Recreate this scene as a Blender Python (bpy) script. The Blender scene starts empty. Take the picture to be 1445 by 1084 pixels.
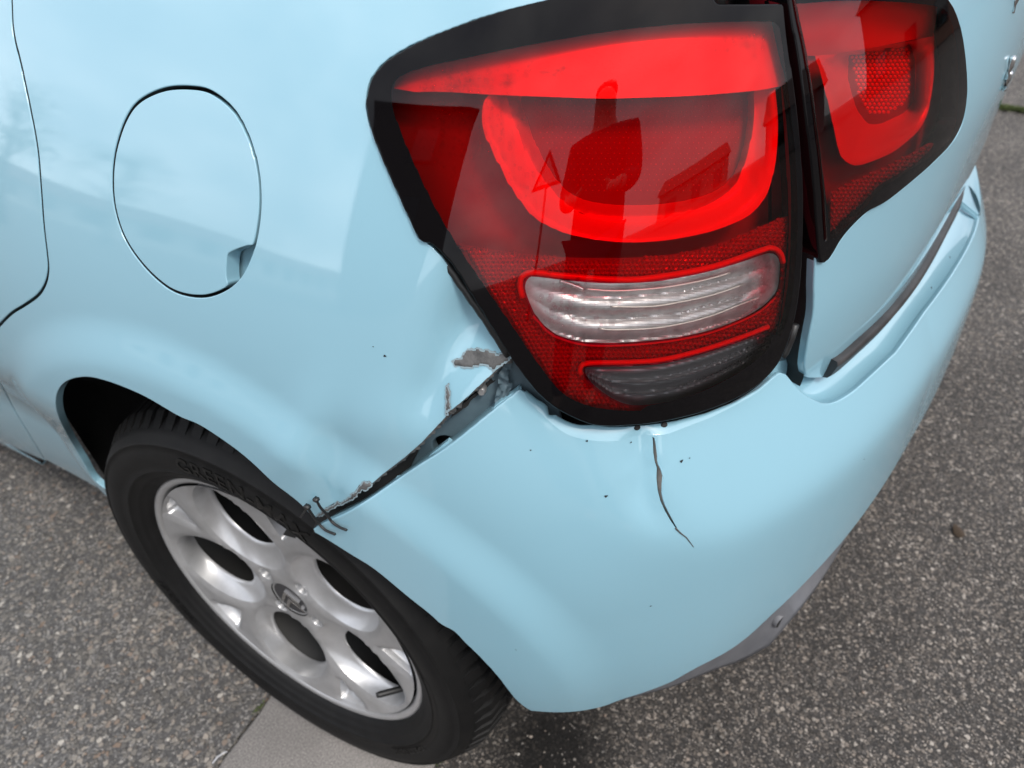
import bpy, math, random
import numpy as np
from mathutils import Matrix, Vector
from mathutils.geometry import delaunay_2d_cdt
random.seed(7); rng = np.random.default_rng(7)
scene = bpy.context.scene
col = scene.collection

# ------------------------------------------------------------------ camera, sky, sun, exposure
CAM = np.array([-0.30223, -0.57674, 1.10380])
ROT = np.array([[0.482454250, -0.873883409, -0.059713337],
                [-0.562782789, -0.257018571, -0.785631585],
                [0.671202972, 0.412636935, -0.615806244]])      # rows: image right, image down, forward
FPX, CX, CY = 1040.0, 722.5, 542.0
cam = bpy.data.cameras.new('camera'); cam.sensor_width = 36; cam.lens = 36 * FPX / 1445
cam.clip_start = .02; cam.clip_end = 500
cam.dof.use_dof = True; cam.dof.focus_distance = .56; cam.dof.aperture_fstop = 7.5
co = bpy.data.objects.new('camera', cam); col.objects.link(co)
M = np.eye(4); M[:3, 0] = ROT[0]; M[:3, 1] = -ROT[1]; M[:3, 2] = -ROT[2]; M[:3, 3] = CAM
co.matrix_world = Matrix(M.tolist()); scene.camera = co

SUN_EL, SUN_AZ = math.radians(52), math.radians(205)
w = bpy.data.worlds.new('World'); scene.world = w; w.use_nodes = True
nt = w.node_tree; nt.nodes.clear()
def N_(t, **k):
    n = nt.nodes.new(t)
    for a, b in k.items(): setattr(n, a, b)
    return n
out = N_('ShaderNodeOutputWorld'); bg = N_('ShaderNodeBackground'); bg.inputs[1].default_value = .145
sky = N_('ShaderNodeTexSky'); sky.sky_type = 'NISHITA'; sky.sun_disc = False
sky.sun_elevation = SUN_EL; sky.sun_rotation = SUN_AZ; sky.dust_density = 3
tc = N_('ShaderNodeTexCoord'); mp = N_('ShaderNodeMapping'); mp.inputs['Scale'].default_value = (1, 1, 2.2)
nz = N_('ShaderNodeTexNoise'); nz.inputs['Scale'].default_value = 2.1; nz.inputs['Detail'].default_value = 6; nz.inputs['Roughness'].default_value = .55
cr = N_('ShaderNodeValToRGB'); cr.color_ramp.elements[0].position = .36; cr.color_ramp.elements[1].position = .62
cr.color_ramp.elements[0].color = (.45, .45, .45, 1); cr.color_ramp.elements[1].color = (1, 1, 1, 1)
nz2 = N_('ShaderNodeTexNoise'); nz2.inputs['Scale'].default_value = 3.3; nz2.inputs['Detail'].default_value = 4
cl = N_('ShaderNodeValToRGB'); cl.color_ramp.elements[0].position = .3; cl.color_ramp.elements[1].position = .75
cl.color_ramp.elements[0].color = (6.0, 6.3, 6.9, 1); cl.color_ramp.elements[1].color = (10.5, 10.6, 10.9, 1)
mx = N_('ShaderNodeMixRGB')
L = nt.links.new
L(tc.outputs['Generated'], mp.inputs[0]); L(mp.outputs[0], nz.inputs['Vector']); L(mp.outputs[0], nz2.inputs['Vector'])
L(nz.outputs[0], cr.inputs[0]); L(nz2.outputs[0], cl.inputs[0]); L(cr.outputs[0], mx.inputs[0]); L(sky.outputs[0], mx.inputs[1]); L(cl.outputs[0], mx.inputs[2])
L(mx.outputs[0], bg.inputs[0]); L(bg.outputs[0], out.inputs[0])
sun = bpy.data.lights.new('sun', 'SUN'); sun.energy = 1.5; sun.angle = math.radians(14); sun.color = (1, .96, .9)
so = bpy.data.objects.new('sun', sun); col.objects.link(so)
sd = Vector((math.sin(SUN_AZ) * math.cos(SUN_EL), math.cos(SUN_AZ) * math.cos(SUN_EL), math.sin(SUN_EL)))
so.rotation_euler = sd.to_track_quat('Z', 'Y').to_euler()
vs = scene.view_settings; vs.view_transform = 'Standard'; vs.look = 'None'; vs.exposure = .58; vs.gamma = 1; vs.use_curve_mapping = False
scene.cycles.transparent_max_bounces = 24; scene.cycles.max_bounces = 10; scene.cycles.glossy_bounces = 5; scene.cycles.diffuse_bounces = 4
scene.cycles.use_denoising = True
scene.cycles.caustics_reflective = False; scene.cycles.caustics_refractive = False

# ------------------------------------------------------------------ materials
def mat(name, base=(.5, .5, .5), rough=.5, metal=0, coat=0, coat_rough=.03, spec=.5, build=None):
    m = bpy.data.materials.new(name); m.use_nodes = True
    b = m.node_tree.nodes['Principled BSDF']
    b.inputs['Base Color'].default_value = (*base, 1); b.inputs['Roughness'].default_value = rough
    b.inputs['Metallic'].default_value = metal; b.inputs['Coat Weight'].default_value = coat
    b.inputs['Coat Roughness'].default_value = coat_rough; b.inputs['Specular IOR Level'].default_value = spec
    if build: build(m.node_tree, b)
    return m
def nd(t, typ, **k):
    n = t.nodes.new(typ)
    for a, v in k.items():
        if a in n.inputs.keys() if not hasattr(n, a) else False: n.inputs[a].default_value = v
        elif hasattr(n, a): setattr(n, a, v)
        else: n.inputs[a].default_value = v
    return n
def noise(t, scale, detail=4, rough=.55, vec=None):
    n = t.nodes.new('ShaderNodeTexNoise'); n.inputs['Scale'].default_value = scale; n.inputs['Detail'].default_value = detail; n.inputs['Roughness'].default_value = rough
    if vec is None:
        c = t.nodes.new('ShaderNodeTexCoord'); vec = c.outputs['Object']
    t.links.new(vec, n.inputs['Vector']); return n.outputs[0]
def ramp(t, fac, stops):
    r = t.nodes.new('ShaderNodeValToRGB'); e = r.color_ramp.elements
    while len(e) < len(stops): e.new(.5)
    for k, (p, c) in enumerate(stops):
        e[k].position = p; e[k].color = (*c, 1) if len(c) == 3 else c
    t.links.new(fac, r.inputs[0]); return r.outputs[0]
def mixc(t, fac, a, b, blend='MIX'):
    n = t.nodes.new('ShaderNodeMixRGB'); n.blend_type = blend
    for i, v in ((0, fac), (1, a), (2, b)):
        if isinstance(v, (int, float)): n.inputs[i].default_value = v if i == 0 else (v, v, v, 1)
        elif isinstance(v, tuple): n.inputs[i].default_value = (*v, 1)
        else: t.links.new(v, n.inputs[i])
    return n.outputs[0]
def bump(t, b, h, strength, dist=.001, socket='Normal'):
    n = t.nodes.new('ShaderNodeBump'); n.inputs['Strength'].default_value = strength; n.inputs['Distance'].default_value = dist
    t.links.new(h, n.inputs['Height']); t.links.new(n.outputs[0], b.inputs[socket]); return n
def g3(v): return (v, v, v)

PAINT = (.242, .445, .538)
def paint_nodes(t, b):
    c = t.nodes.new('ShaderNodeTexCoord').outputs['Object']
    sep = t.nodes.new('ShaderNodeSeparateXYZ'); t.links.new(c, sep.inputs[0])
    zr = t.nodes.new('ShaderNodeMapRange'); t.links.new(sep.outputs[2], zr.inputs[0])
    for k, v in ((1, .62), (2, .22), (3, 0.0), (4, 1.0)): zr.inputs[k].default_value = v
    n1 = noise(t, 9, 6, .65, c); n2 = noise(t, 260, 3, .6, c)
    d = mixc(t, 1, ramp(t, n1, [(.35, g3(0.25)), (.7, g3(1))]), ramp(t, n2, [(.42, g3(.35)), (.62, g3(1))]), 'MULTIPLY')
    dust = mixc(t, 1, zr.outputs[0], d, 'MULTIPLY')
    dm = t.nodes.new('ShaderNodeMath'); dm.operation = 'MULTIPLY'; dm.inputs[1].default_value = .2; t.links.new(dust, dm.inputs[0])
    t.links.new(mixc(t, dm.outputs[0], PAINT, (.27, .32, .33)), b.inputs['Base Color'])
    r = t.nodes.new('ShaderNodeMapRange'); t.links.new(dust, r.inputs[0]); r.inputs[3].default_value = .012; r.inputs[4].default_value = .3
    sm_ = ramp(t, noise(t, 7, 7, .75, c), [(.45, g3(0)), (.75, g3(.07))]); ad = t.nodes.new('ShaderNodeMath'); ad.operation = 'ADD'; t.links.new(r.outputs[0], ad.inputs[0]); t.links.new(sm_, ad.inputs[1])
    t.links.new(ad.outputs[0], b.inputs['Coat Roughness'])
    op = noise(t, 620, 2, .5, c)
    bump(t, b, op, .03, .0004, 'Coat Normal')
M_paint = mat('blue_paint', PAINT, .45, 0, 1, .03, .4, paint_nodes); M_paint.node_tree.nodes['Principled BSDF'].inputs['Coat IOR'].default_value = 1.68
def inner_nodes(t, b):
    t.links.new(ramp(t, noise(t, 25, 5), [(.3, (.06, .095, .115)), (.7, (.105, .16, .19))]), b.inputs['Base Color'])
M_inner = mat('primed_body_metal', (.12, .18, .21), .55, 0, 0, build=inner_nodes)
M_dark = mat('dark_plastic_and_gap_shade', g3(.006), .7)  # cavity plastic; also coloured-in shade on gap walls and edges
M_rubber = mat('black_seal_rubber', g3(.012), .45)
def strip_nodes(t, b):
    c = t.nodes.new('ShaderNodeTexCoord').outputs['Object']
    t.links.new(ramp(t, noise(t, 30, 5, .6, c), [(.35, (.022, .021, .022)), (.75, (.05, .047, .047))]), b.inputs['Base Color'])
M_strip = mat('worn_black_trim', g3(.05), .5, 0, 0, .2, .3, build=strip_nodes)
def val_nodes(t, b):
    t.links.new(ramp(t, noise(t, 20, 6, .7), [(.3, (.095, .098, .108)), (.8, (.15, .15, .16))]), b.inputs['Base Color'])
    bump(t, b, noise(t, 900, 2), .25, .0005)
M_valance = mat('grey_plastic', g3(.2), .55, build=val_nodes)
def tear_nodes(t, b):
    t.links.new(ramp(t, noise(t, 60, 6, .7), [(.3, (.05, .05, .05)), (.7, (.15, .148, .145))]), b.inputs['Base Color'])
    bump(t, b, noise(t, 300, 4), .6, .001)
M_tear = mat('torn_bare_metal', g3(.17), .6, .2, build=tear_nodes)
M_black = mat('black_lamp_border', (.004, .0035, .004), .03, 0, 0, .02, .16)
M_blackmatt = mat('black_lamp_plastic', (.012, .010, .012), .3)
M_chrome = mat('chrome', g3(.75), .12, 1)

def lens_mat(name, tint, extra=0.0, film=(1, 1, 1), drops=False, rough=.015):
    m = bpy.data.materials.new(name); m.use_nodes = True; t = m.node_tree; t.nodes.clear()
    o = t.nodes.new('ShaderNodeOutputMaterial'); tr = t.nodes.new('ShaderNodeBsdfTransparent'); tr.inputs[0].default_value = (*tint, 1)
    gl = t.nodes.new('ShaderNodeBsdfGlossy'); gl.inputs['Roughness'].default_value = rough; bp_ = t.nodes.new('ShaderNodeBump'); bp_.inputs['Strength'].default_value = .05; bp_.inputs['Distance'].default_value = .001; t.links.new(noise(t, 16, 1, .5), bp_.inputs['Height']); t.links.new(bp_.outputs[0], gl.inputs['Normal']); gl.inputs[0].default_value = (1, 1, 1, 1)
    fr = t.nodes.new('ShaderNodeFresnel'); fr.inputs[0].default_value = 1.36
    mx = t.nodes.new('ShaderNodeMixShader'); t.links.new(fr.outputs[0], mx.inputs[0]); t.links.new(gl.outputs[0], mx.inputs[2])
    src = tr.outputs[0]
    if extra:
        df = t.nodes.new('ShaderNodeBsdfDiffuse'); df.inputs[0].default_value = (*film, 1)
        m2 = t.nodes.new('ShaderNodeMixShader'); t.links.new(tr.outputs[0], m2.inputs[1]); t.links.new(df.outputs[0], m2.inputs[2])
        n = noise(t, 55, 6, .7)
        f = ramp(t, n, [(.42, g3(extra * .15)), (.7, g3(extra))])
        t.links.new(f, m2.inputs[0]); src = m2.outputs[0]
    t.links.new(src, mx.inputs[1]); t.links.new(mx.outputs[0], o.inputs[0])
    return m
M_lens = lens_mat('red_lens', (1.0, .018, .06))
M_lens_dark = lens_mat('deep_red_lens', (.92, .02, .035))
M_clear = lens_mat('clear_lens', (.96, .94, .94), .13, (.6, .56, .56))
M_smoke = lens_mat('smoked_lens', (.62, .62, .64))
M_redrefl = mat('red_reflector', (.74, .012, .06), .4, .35, 0)
M_guide = mat('red_light_guide', (.86, .025, .015), .3, 0, .5, .2)
M_prism = mat('red_prism', (1.0, .09, .11), .16, .5)
M_reflex = mat('reflex_prism', (.50, .04, .055), .22, .55)
M_deepred = mat('dark_red_housing', (.24, .012, .02), .3)
def silver_nodes(t, b):
    t.links.new(ramp(t, noise(t, 45, 6, .7), [(.32, (.42, .415, .41)), (.7, (.72, .71, .70))]), b.inputs['Base Color'])
M_silver = mat('tarnished_reflector', g3(.5), .35, .6, build=silver_nodes)
M_foggrey = mat('fog_reflector', (.34, .335, .33), .35, .4)

# ------------------------------------------------------------------ objects
def empty(name, loc=(0, 0, 0), parent=None):
    o = bpy.data.objects.new(name, None); o.location = loc; col.objects.link(o); o.parent = parent; o.empty_display_size = .1
    return o
def tag(o, label=None, cat=None, group=None, kind=None):
    for k, v in (('label', label), ('category', cat), ('group', group), ('kind', kind)):
        if v: o[k] = v
    return o
def mesh(name, V, F, m, parent=None, normals=None, smooth=True, fm=None):
    me = bpy.data.meshes.new(name); me.from_pydata([tuple(map(float, v)) for v in V], [], [tuple(map(int, f)) for f in F])
    for q in (m if isinstance(m, (list, tuple)) else [m]): me.materials.append(q)
    me.polygons.foreach_set('use_smooth', np.full(len(me.polygons), smooth))
    if fm is not None: me.polygons.foreach_set('material_index', np.asarray(fm, np.int32))
    me.update()
    if normals is not None: me.normals_split_custom_set_from_vertices([tuple(map(float, n)) for n in normals])
    o = bpy.data.objects.new(name, me); col.objects.link(o); o.parent = parent
    return o
class MB:
    def __init__(s): s.V = []; s.F = []
    def add(s, V, F):
        k = len(s.V); s.V += [tuple(v) for v in V]; s.F += [tuple(i + k for i in f) for f in F]
    def grid(s, A, close_u=False, close_v=False):
        A = np.asarray(A, float); n, m = A.shape[:2]
        F = [(i * m + j, i * m + (j + 1) % m, ((i + 1) % n) * m + (j + 1) % m, ((i + 1) % n) * m + j)
             for i in range(n if close_u else n - 1) for j in range(m if close_v else m - 1)]
        s.add(A.reshape(-1, 3), F)
    def tube(s, P, r, n=8, cap=True):
        P = np.asarray(P, float); T = np.gradient(P, axis=0); T /= np.linalg.norm(T, axis=1)[:, None]
        r = np.broadcast_to(r, (len(P),)); up = np.array([.3, .2, .93]); A = []
        for p, t, q in zip(P, T, r):
            a = np.cross(t, up); a /= np.linalg.norm(a); b = np.cross(t, a)
            th = np.linspace(0, 2 * np.pi, n, endpoint=False)
            A.append(p + q * (np.cos(th)[:, None] * a + np.sin(th)[:, None] * b))
        k = len(s.V); s.grid(A, close_v=True)
        if cap: s.F += [tuple(range(k, k + n))[::-1], tuple(range(len(s.V) - n, len(s.V)))]
    def box(s, c, h, R=None):
        R = np.eye(3) if R is None else R
        V = [np.asarray(c) + R @ (np.array([x, y, z]) * h) for x in (-1, 1) for y in (-1, 1) for z in (-1, 1)]
        s.add(V, [(0, 1, 3, 2), (4, 6, 7, 5), (0, 4, 5, 1), (2, 3, 7, 6), (0, 2, 6, 4), (1, 5, 7, 3)])
    def build(s, name, m, parent=None, smooth=True): return mesh(name, s.V, s.F, m, parent, smooth=smooth)

# ------------------------------------------------------------------ plan curve of the body (metres; car points to +y, left side at x = 0, rear axle at y = 0)
half = [(.865, 3.27), (.60, 3.24), (.34, 3.12), (.14, 2.86), (.05, 2.5), (.025, 2.1), (.026, 1.6), (.03, 1.1), (.03, .75), (.022, .5), (.008, .3),
        (0, .12), (0, 0), (.001, -.1), (.006, -.19), (.018, -.26), (.041, -.335), (.083, -.41), (.142, -.478), (.225, -.537), (.325, -.585),
        (.44, -.623), (.58, -.6545), (.725, -.676), (.865, -.6865)]
pts = np.array(half + [(1.73 - x, y) for x, y in half[-2:0:-1]])
def pspline(p, n):
    k = len(p); ch = np.linalg.norm(np.roll(p, -1, 0) - p, axis=1); u = np.r_[0, np.cumsum(ch)]
    A = np.zeros((k, k)); B = np.zeros((k, 2))
    for i in range(k):
        h0 = ch[i - 1]; h1 = ch[i]
        A[i, i - 1] += h0; A[i, i] += 2 * (h0 + h1); A[i, (i + 1) % k] += h1
        B[i] = 6 * ((p[(i + 1) % k] - p[i]) / h1 - (p[i] - p[i - 1]) / h0)
    m2 = np.linalg.solve(A, B)
    U = np.linspace(0, u[-1], n, endpoint=False); i = np.clip(np.searchsorted(u, U, 'right') - 1, 0, k - 1)
    h = ch[i][:, None]; t = (U - u[i])[:, None]; a = p[i]; b = p[(i + 1) % k]; ma = m2[i]; mb = m2[(i + 1) % k]
    return a + t * ((b - a) / h - h * (2 * ma + mb) / 6) + t * t * ma / 2 + t ** 3 * (mb - ma) / (6 * h)
NP = 6000
PB = pspline(pts, NP)
seg = np.linalg.norm(np.roll(PB, -1, 0) - PB, axis=1); PS = np.r_[0, np.cumsum(seg)[:-1]]; LEN = seg.sum()
i0 = np.argmin(np.hypot(PB[:, 0], PB[:, 1])); PS -= PS[i0]
PT = np.roll(PB, -1, 0) - np.roll(PB, 1, 0); PT /= np.linalg.norm(PT, axis=1)[:, None]
PN = np.stack([PT[:, 1], -PT[:, 0]], 1)                        # outward
SC = PS[np.argmin(PB[:, 1])]                                   # s at the centre of the tail
SC = float(np.interp(.865, PB[(PB[:, 1] < -.6)][:, 0], PS[PB[:, 1] < -.6]))
SX = np.r_[PS, PS[0] + LEN]; wrap = lambda a: np.vstack([a, a[:1]])
BX, NX = wrap(PB), wrap(PN)
def plan(s):
    s = (np.asarray(s, float) - SX[0]) % LEN + SX[0]
    b = np.stack([np.interp(s, SX, BX[:, k]) for k in (0, 1)], -1); n = np.stack([np.interp(s, SX, NX[:, k]) for k in (0, 1)], -1)
    return b, n / np.linalg.norm(n, axis=-1, keepdims=True)
SUB = np.arange(0, NP, 5); SUB = SUB[(PS[SUB] > -2.6) & (PS[SUB] < 2.2)]
QB, QT, QN, QS = PB[SUB], PT[SUB], PN[SUB], PS[SUB]
def sdf(xy):
    s = np.empty(len(xy)); d = np.empty(len(xy))
    for a in range(0, len(xy), 8000):
        q = xy[a:a + 8000]
        i = ((q[:, None, 0] - QB[None, :, 0]) ** 2 + (q[:, None, 1] - QB[None, :, 1]) ** 2).argmin(1)
        v = q - QB[i]; s[a:a + 8000] = QS[i] + (v * QT[i]).sum(1); d[a:a + 8000] = (v * QN[i]).sum(1)
    return s, d
def smooth(x, a, b):
    t = np.clip((x - a) / (b - a), 0, 1); return t * t * (3 - 2 * t)
def wrear(s):
    n = plan(s)[1]; return np.clip(-n[..., 1], 0, 1) ** 1.6
AXZ = .31
class Surf:
    def __init__(self, kind): self.kind = kind; self.dents = []
    def inset(self, s, z):
        w = wrear(s)
        us = .80 * np.maximum(0, z - .62) ** 2 + .55 * np.maximum(0, .48 - z) ** 2
        if self.kind == 'upper':
            r = .037 + .0085 * smooth(s, .8, 1.15) * smooth(.86 - z, 0, .12) + 1.15 * np.maximum(0, z - .83) ** 2 + .9 * np.maximum(0, .76 - z) ** 2
        else:
            sm = np.where(s > SC, 2 * SC - s, s); t = smooth(sm, .45, .95); z0 = .50 - .055 * t
            r = (2.0 - .5 * t) * np.maximum(0, z - z0) ** 2 - (.026 - .014 * t)
            x = z - np.interp(sm, [.40, .44, .55, .70, .95, 1.3], [.64, .61, .578, .572, .562, .556])          # styling crease round the corner
            ramp_ = np.interp(sm, [.44, .55, .70, .95, 1.3], [.8, .62, .58, .56, .56]) * .5 * (x + np.sqrt(x * x + .022 ** 2)) + np.interp(sm, [.45, .55, .7, .95], [-.024, -.024, -.015, -.006])
            k = smooth(sm, .40, .52); r = (1 - k) * r + k * ramp_ + .55 * np.maximum(0, .42 - z) ** 2
        I = (1 - w) * us + w * r
        # flare round the wheel arch
        b = plan(s)[0]; rr = np.hypot(b[..., 1], z - AXZ)
        I = I - .011 * (1 - smooth(rr, .392, .446)) * (1 - smooth(s, .35, .5))
        I = I + .040 * smooth(.62 - z, 0, .20) * smooth(-s, .10, .24) * smooth(s, -2.6, -2.0)
        for (ds, dz, dep, ra, rb, ang) in self.dents:
            c, q = math.cos(ang), math.sin(ang); u = (s - ds) * c + (z - dz) * q; v = -(s - ds) * q + (z - dz) * c
            I = I + dep * np.exp(-(u / ra) ** 2 - (v / rb) ** 2)
        return I
    def P(self, s, z, d=0):
        s = np.asarray(s, float); z = np.asarray(z, float)
        b, n = plan(s); o = self.inset(s, z) + d
        return np.stack([b[..., 0] - n[..., 0] * o, b[..., 1] - n[..., 1] * o, z], -1)
    def N(self, s, z, e=.003):
        u = self.P(s + e, z) - self.P(s - e, z); v = self.P(s, z + e) - self.P(s, z - e)
        n = np.cross(u, v); return n / np.linalg.norm(n, axis=-1, keepdims=True)
    def hit(self, px, d=0.0):
        """where the sight line through each photo point meets the body surface lying d below the skin -> s, z"""
        px = np.asarray(px, float).reshape(-1, 2); d = np.broadcast_to(np.asarray(d, float), (len(px),))
        D = np.stack([(px[:, 0] - CX) / FPX, (px[:, 1] - CY) / FPX, np.ones(len(px))], 1) @ ROT
        D /= np.linalg.norm(D, axis=1)[:, None]
        def f(t):
            p = CAM + t[:, None] * D; s, q = sdf(p[:, :2]); return q + self.inset(s, p[:, 2]) + d, s, p[:, 2]
        lo = np.full(len(px), .2); hi = np.full(len(px), np.nan); prev = f(lo)[0]; cur = lo.copy()
        for t in np.linspace(.22, 1.9, 50):
            v = f(np.full(len(px), t))[0]; m = np.isnan(hi) & (prev > 0) & (v <= 0)
            lo[m] = cur[m]; hi[m] = t; cur[:] = t; prev = v
            if not np.isnan(hi).any(): break
        bad = np.isnan(hi)
        if bad.any(): print('MISS', px[bad][:4].tolist(), bad.sum()); hi[bad] = 1.9; lo[bad] = 1.88
        for _ in range(13):
            mid = (lo + hi) / 2; v = f(mid)[0]; m = v > 0; lo = np.where(m, mid, lo); hi = np.where(m, hi, mid)
        _, s, z = f(hi); return np.stack([s, z], 1)
UP, BP = Surf('upper'), Surf('bumper')

# ------------------------------------------------------------------ 2D helpers
def cat(*a): return np.vstack([np.asarray(x, float).reshape(-1, 2) for x in a])
def cr_(p, step=8, closed=False):
    """smooth curve through points"""
    p = np.asarray(p, float); n = len(p); o = []
    for i in range(n if closed else n - 1):
        a, b = p[i], p[(i + 1) % n]
        z = p[i - 1] if (i > 0 or closed) else 2 * a - b; y = p[(i + 2) % n] if (closed or i + 2 < n) else 2 * b - a
        k = max(1, int(np.ceil(np.linalg.norm(b - a) / step)))
        for j in range(k):
            t = j / k; o.append(.5 * (2 * a + (b - z) * t + (2 * z - 5 * a + 4 * b - y) * t * t + (3 * a - z - 3 * b + y) * t ** 3))
    if not closed: o.append(p[-1])
    return np.array(o)
def ln_(p, step=8, closed=False):
    p = np.asarray(p, float); o = []
    for i in range(len(p) if closed else len(p) - 1):
        a, b = p[i], p[(i + 1) % len(p)]; k = max(1, int(np.ceil(np.linalg.norm(b - a) / step)))
        o += [a + (b - a) * j / k for j in range(k)]
    if not closed: o.append(p[-1])
    return np.array(o)
def area(p): return .5 * np.sum(p[:, 0] * np.roll(p[:, 1], -1) - np.roll(p[:, 0], -1) * p[:, 1])
def inside(q, poly):
    q = np.asarray(q, float); r = np.zeros(len(q), bool); x, y = q[:, 0], q[:, 1]
    a = poly; b = np.roll(poly, -1, 0)
    for (x0, y0), (x1, y1) in zip(a, b):
        if y0 == y1: continue
        m = ((y0 > y) != (y1 > y)) & (x < (x1 - x0) * (y - y0) / (y1 - y0) + x0); r ^= m
    return r
def edist(q, poly, closed=True):
    a = poly if closed else poly[:-1]; b = np.roll(poly, -1, 0) if closed else poly[1:]
    out = np.empty(len(q)); ab = b - a; L2 = np.maximum((ab ** 2).sum(1), 1e-18)
    for k in range(0, len(q), 3000):
        v = q[k:k + 3000, None] - a[None]; t = np.clip((v * ab[None]).sum(2) / L2, 0, 1)
        out[k:k + 3000] = np.sqrt(((v - t[..., None] * ab[None]) ** 2).sum(2)).min(1)
    return out
def tri(loops, h, seeds=None, holes=()):
    """triangles of the area in loops[0], every loop kept as edges; holes = indices of loops that are left open"""
    V = []; E = []
    for lp in loops:
        k = len(V); n = len(lp); V += [tuple(p) for p in lp]; E += [(k + i, k + (i + 1) % n) for i in range(n)]
    o = loops[0]; lo, hi = o.min(0), o.max(0)
    hx, hy = (h, h) if np.isscalar(h) else h
    X, Y = np.meshgrid(np.arange(lo[0] + hx / 2, hi[0], hx), np.arange(lo[1] + hy / 2, hi[1], hy)); X = X + (np.arange(X.shape[0]) % 2)[:, None] * hx / 2
    G = np.stack([X.ravel(), Y.ravel()], 1) if seeds is None else np.asarray(seeds, float)
    G = G[inside(G, o)]
    for i in holes: G = G[~inside(G, loops[i])]
    for lp in loops: G = G[edist(G, lp) > .45 * min(hx, hy)] if len(G) else G
    sc = 1 / max(hi - lo); V += [tuple(g) for g in G]
    r = delaunay_2d_cdt([Vector(((v[0] - lo[0]) * sc, (v[1] - lo[1]) * sc)) for v in V], E, [], 0, 1e-7)
    W = np.array([(v.x / sc + lo[0], v.y / sc + lo[1]) for v in r[0]]); F = np.array([f for f in r[2] if len(f) == 3])
    c = W[F].mean(1); k = inside(c, o)
    for i in holes: k &= ~inside(c, loops[i])
    F = F[k]
    a = W[F]; ar = (a[:, 1, 0] - a[:, 0, 0]) * (a[:, 2, 1] - a[:, 0, 1]) - (a[:, 1, 1] - a[:, 0, 1]) * (a[:, 2, 0] - a[:, 0, 0])
    F[ar < 0] = F[ar < 0][:, ::-1]
    return W, F
def lips(surf, lp, r, depth, d):
    """rolled edge round a loop (area on its left): rings of points and normals"""
    P = surf.P(lp[:, 0], lp[:, 1], d); N = surf.N(lp[:, 0], lp[:, 1])
    T = np.roll(P, -1, 0) - np.roll(P, 1, 0); T /= np.maximum(np.linalg.norm(T, axis=1), 1e-12)[:, None]
    B = np.cross(T, N); B /= np.linalg.norm(B, axis=1)[:, None]
    R = [(P, N)]
    for a in (25, 50, 72, 90):
        a = math.radians(a); R.append((P + B * r * math.sin(a) - N * r * (1 - math.cos(a)), N * math.cos(a) + B * math.sin(a)))
    R.append((P + B * r - N * (r + depth), B))
    return R
def panel(name, m, surf, outer, holes=(), marks=(), h=.012, r=.0012, depth=.012, d=0.0, parent=None, fm=None, lipmat=None, hole_r=None, deep=None, hole_only=False):
    """a sheet of the surface cut to outer (s, z), with rolled edges; marks = loops kept as edges for fm(centroids) -> material index"""
    outer = np.asarray(outer); outer = outer if area(outer) > 0 else outer[::-1]
    holes = [x if area(x) < 0 else x[::-1] for x in holes]
    loops = [outer] + list(holes) + list(marks)
    W, F = tri(loops, h, holes=range(1, 1 + len(holes)))
    V = surf.P(W[:, 0], W[:, 1], d); N = surf.N(W[:, 0], W[:, 1])
    mi = np.zeros(len(F), int) if fm is None else fm(W[F].mean(1))
    V, N, F, mi = list(V), list(N), [tuple(f) for f in F], list(mi)
    for lp in [outer] + holes:
        R = lips(surf, lp, r if (lp is outer or hole_r is None) else hole_r, depth, d); n = len(lp); k0 = len(V)
        for P_, N_l in R: V += list(P_); N += list(N_l)
        for a in range(len(R) - 1):
            for i in range(n):
                j = (i + 1) % n; F.append((k0 + a * n + i, k0 + (a + 1) * n + i, k0 + (a + 1) * n + j, k0 + a * n + j)); mi.append((0 if lipmat is None else lipmat) if a < len(R) - 2 or deep is None or (lp is outer and hole_only) else deep)
    return mesh(name, V, F, m, parent, normals=N, fm=mi)
def pxmesh(name, m, surf, poly, dfun, h=10, holes=(), parent=None, smooth=True, seeds=None, skirt=0):
    """a surface seen inside the lamp: an outline from the photo set at its own depth dfun(px) below the skin"""
    poly = np.asarray(poly, float); loops = [poly] + [np.asarray(x, float) for x in holes]
    W, F = tri(loops, h, seeds=seeds, holes=range(1, len(loops)))
    dd = dfun(W); q = surf.hit(W, dd); V = surf.P(q[:, 0], q[:, 1], dd)
    F = F[:, ::-1]
    return mesh(name, V, F, m, parent, smooth=smooth)

def growpx(p, d):
    t = np.roll(p, -1, 0) - np.roll(p, 1, 0); t /= np.maximum(np.linalg.norm(t, axis=1), 1e-12)[:, None]; n = np.stack([t[:, 1], -t[:, 0]], 1) * np.sign(area(p)); return p + n * d

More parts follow.
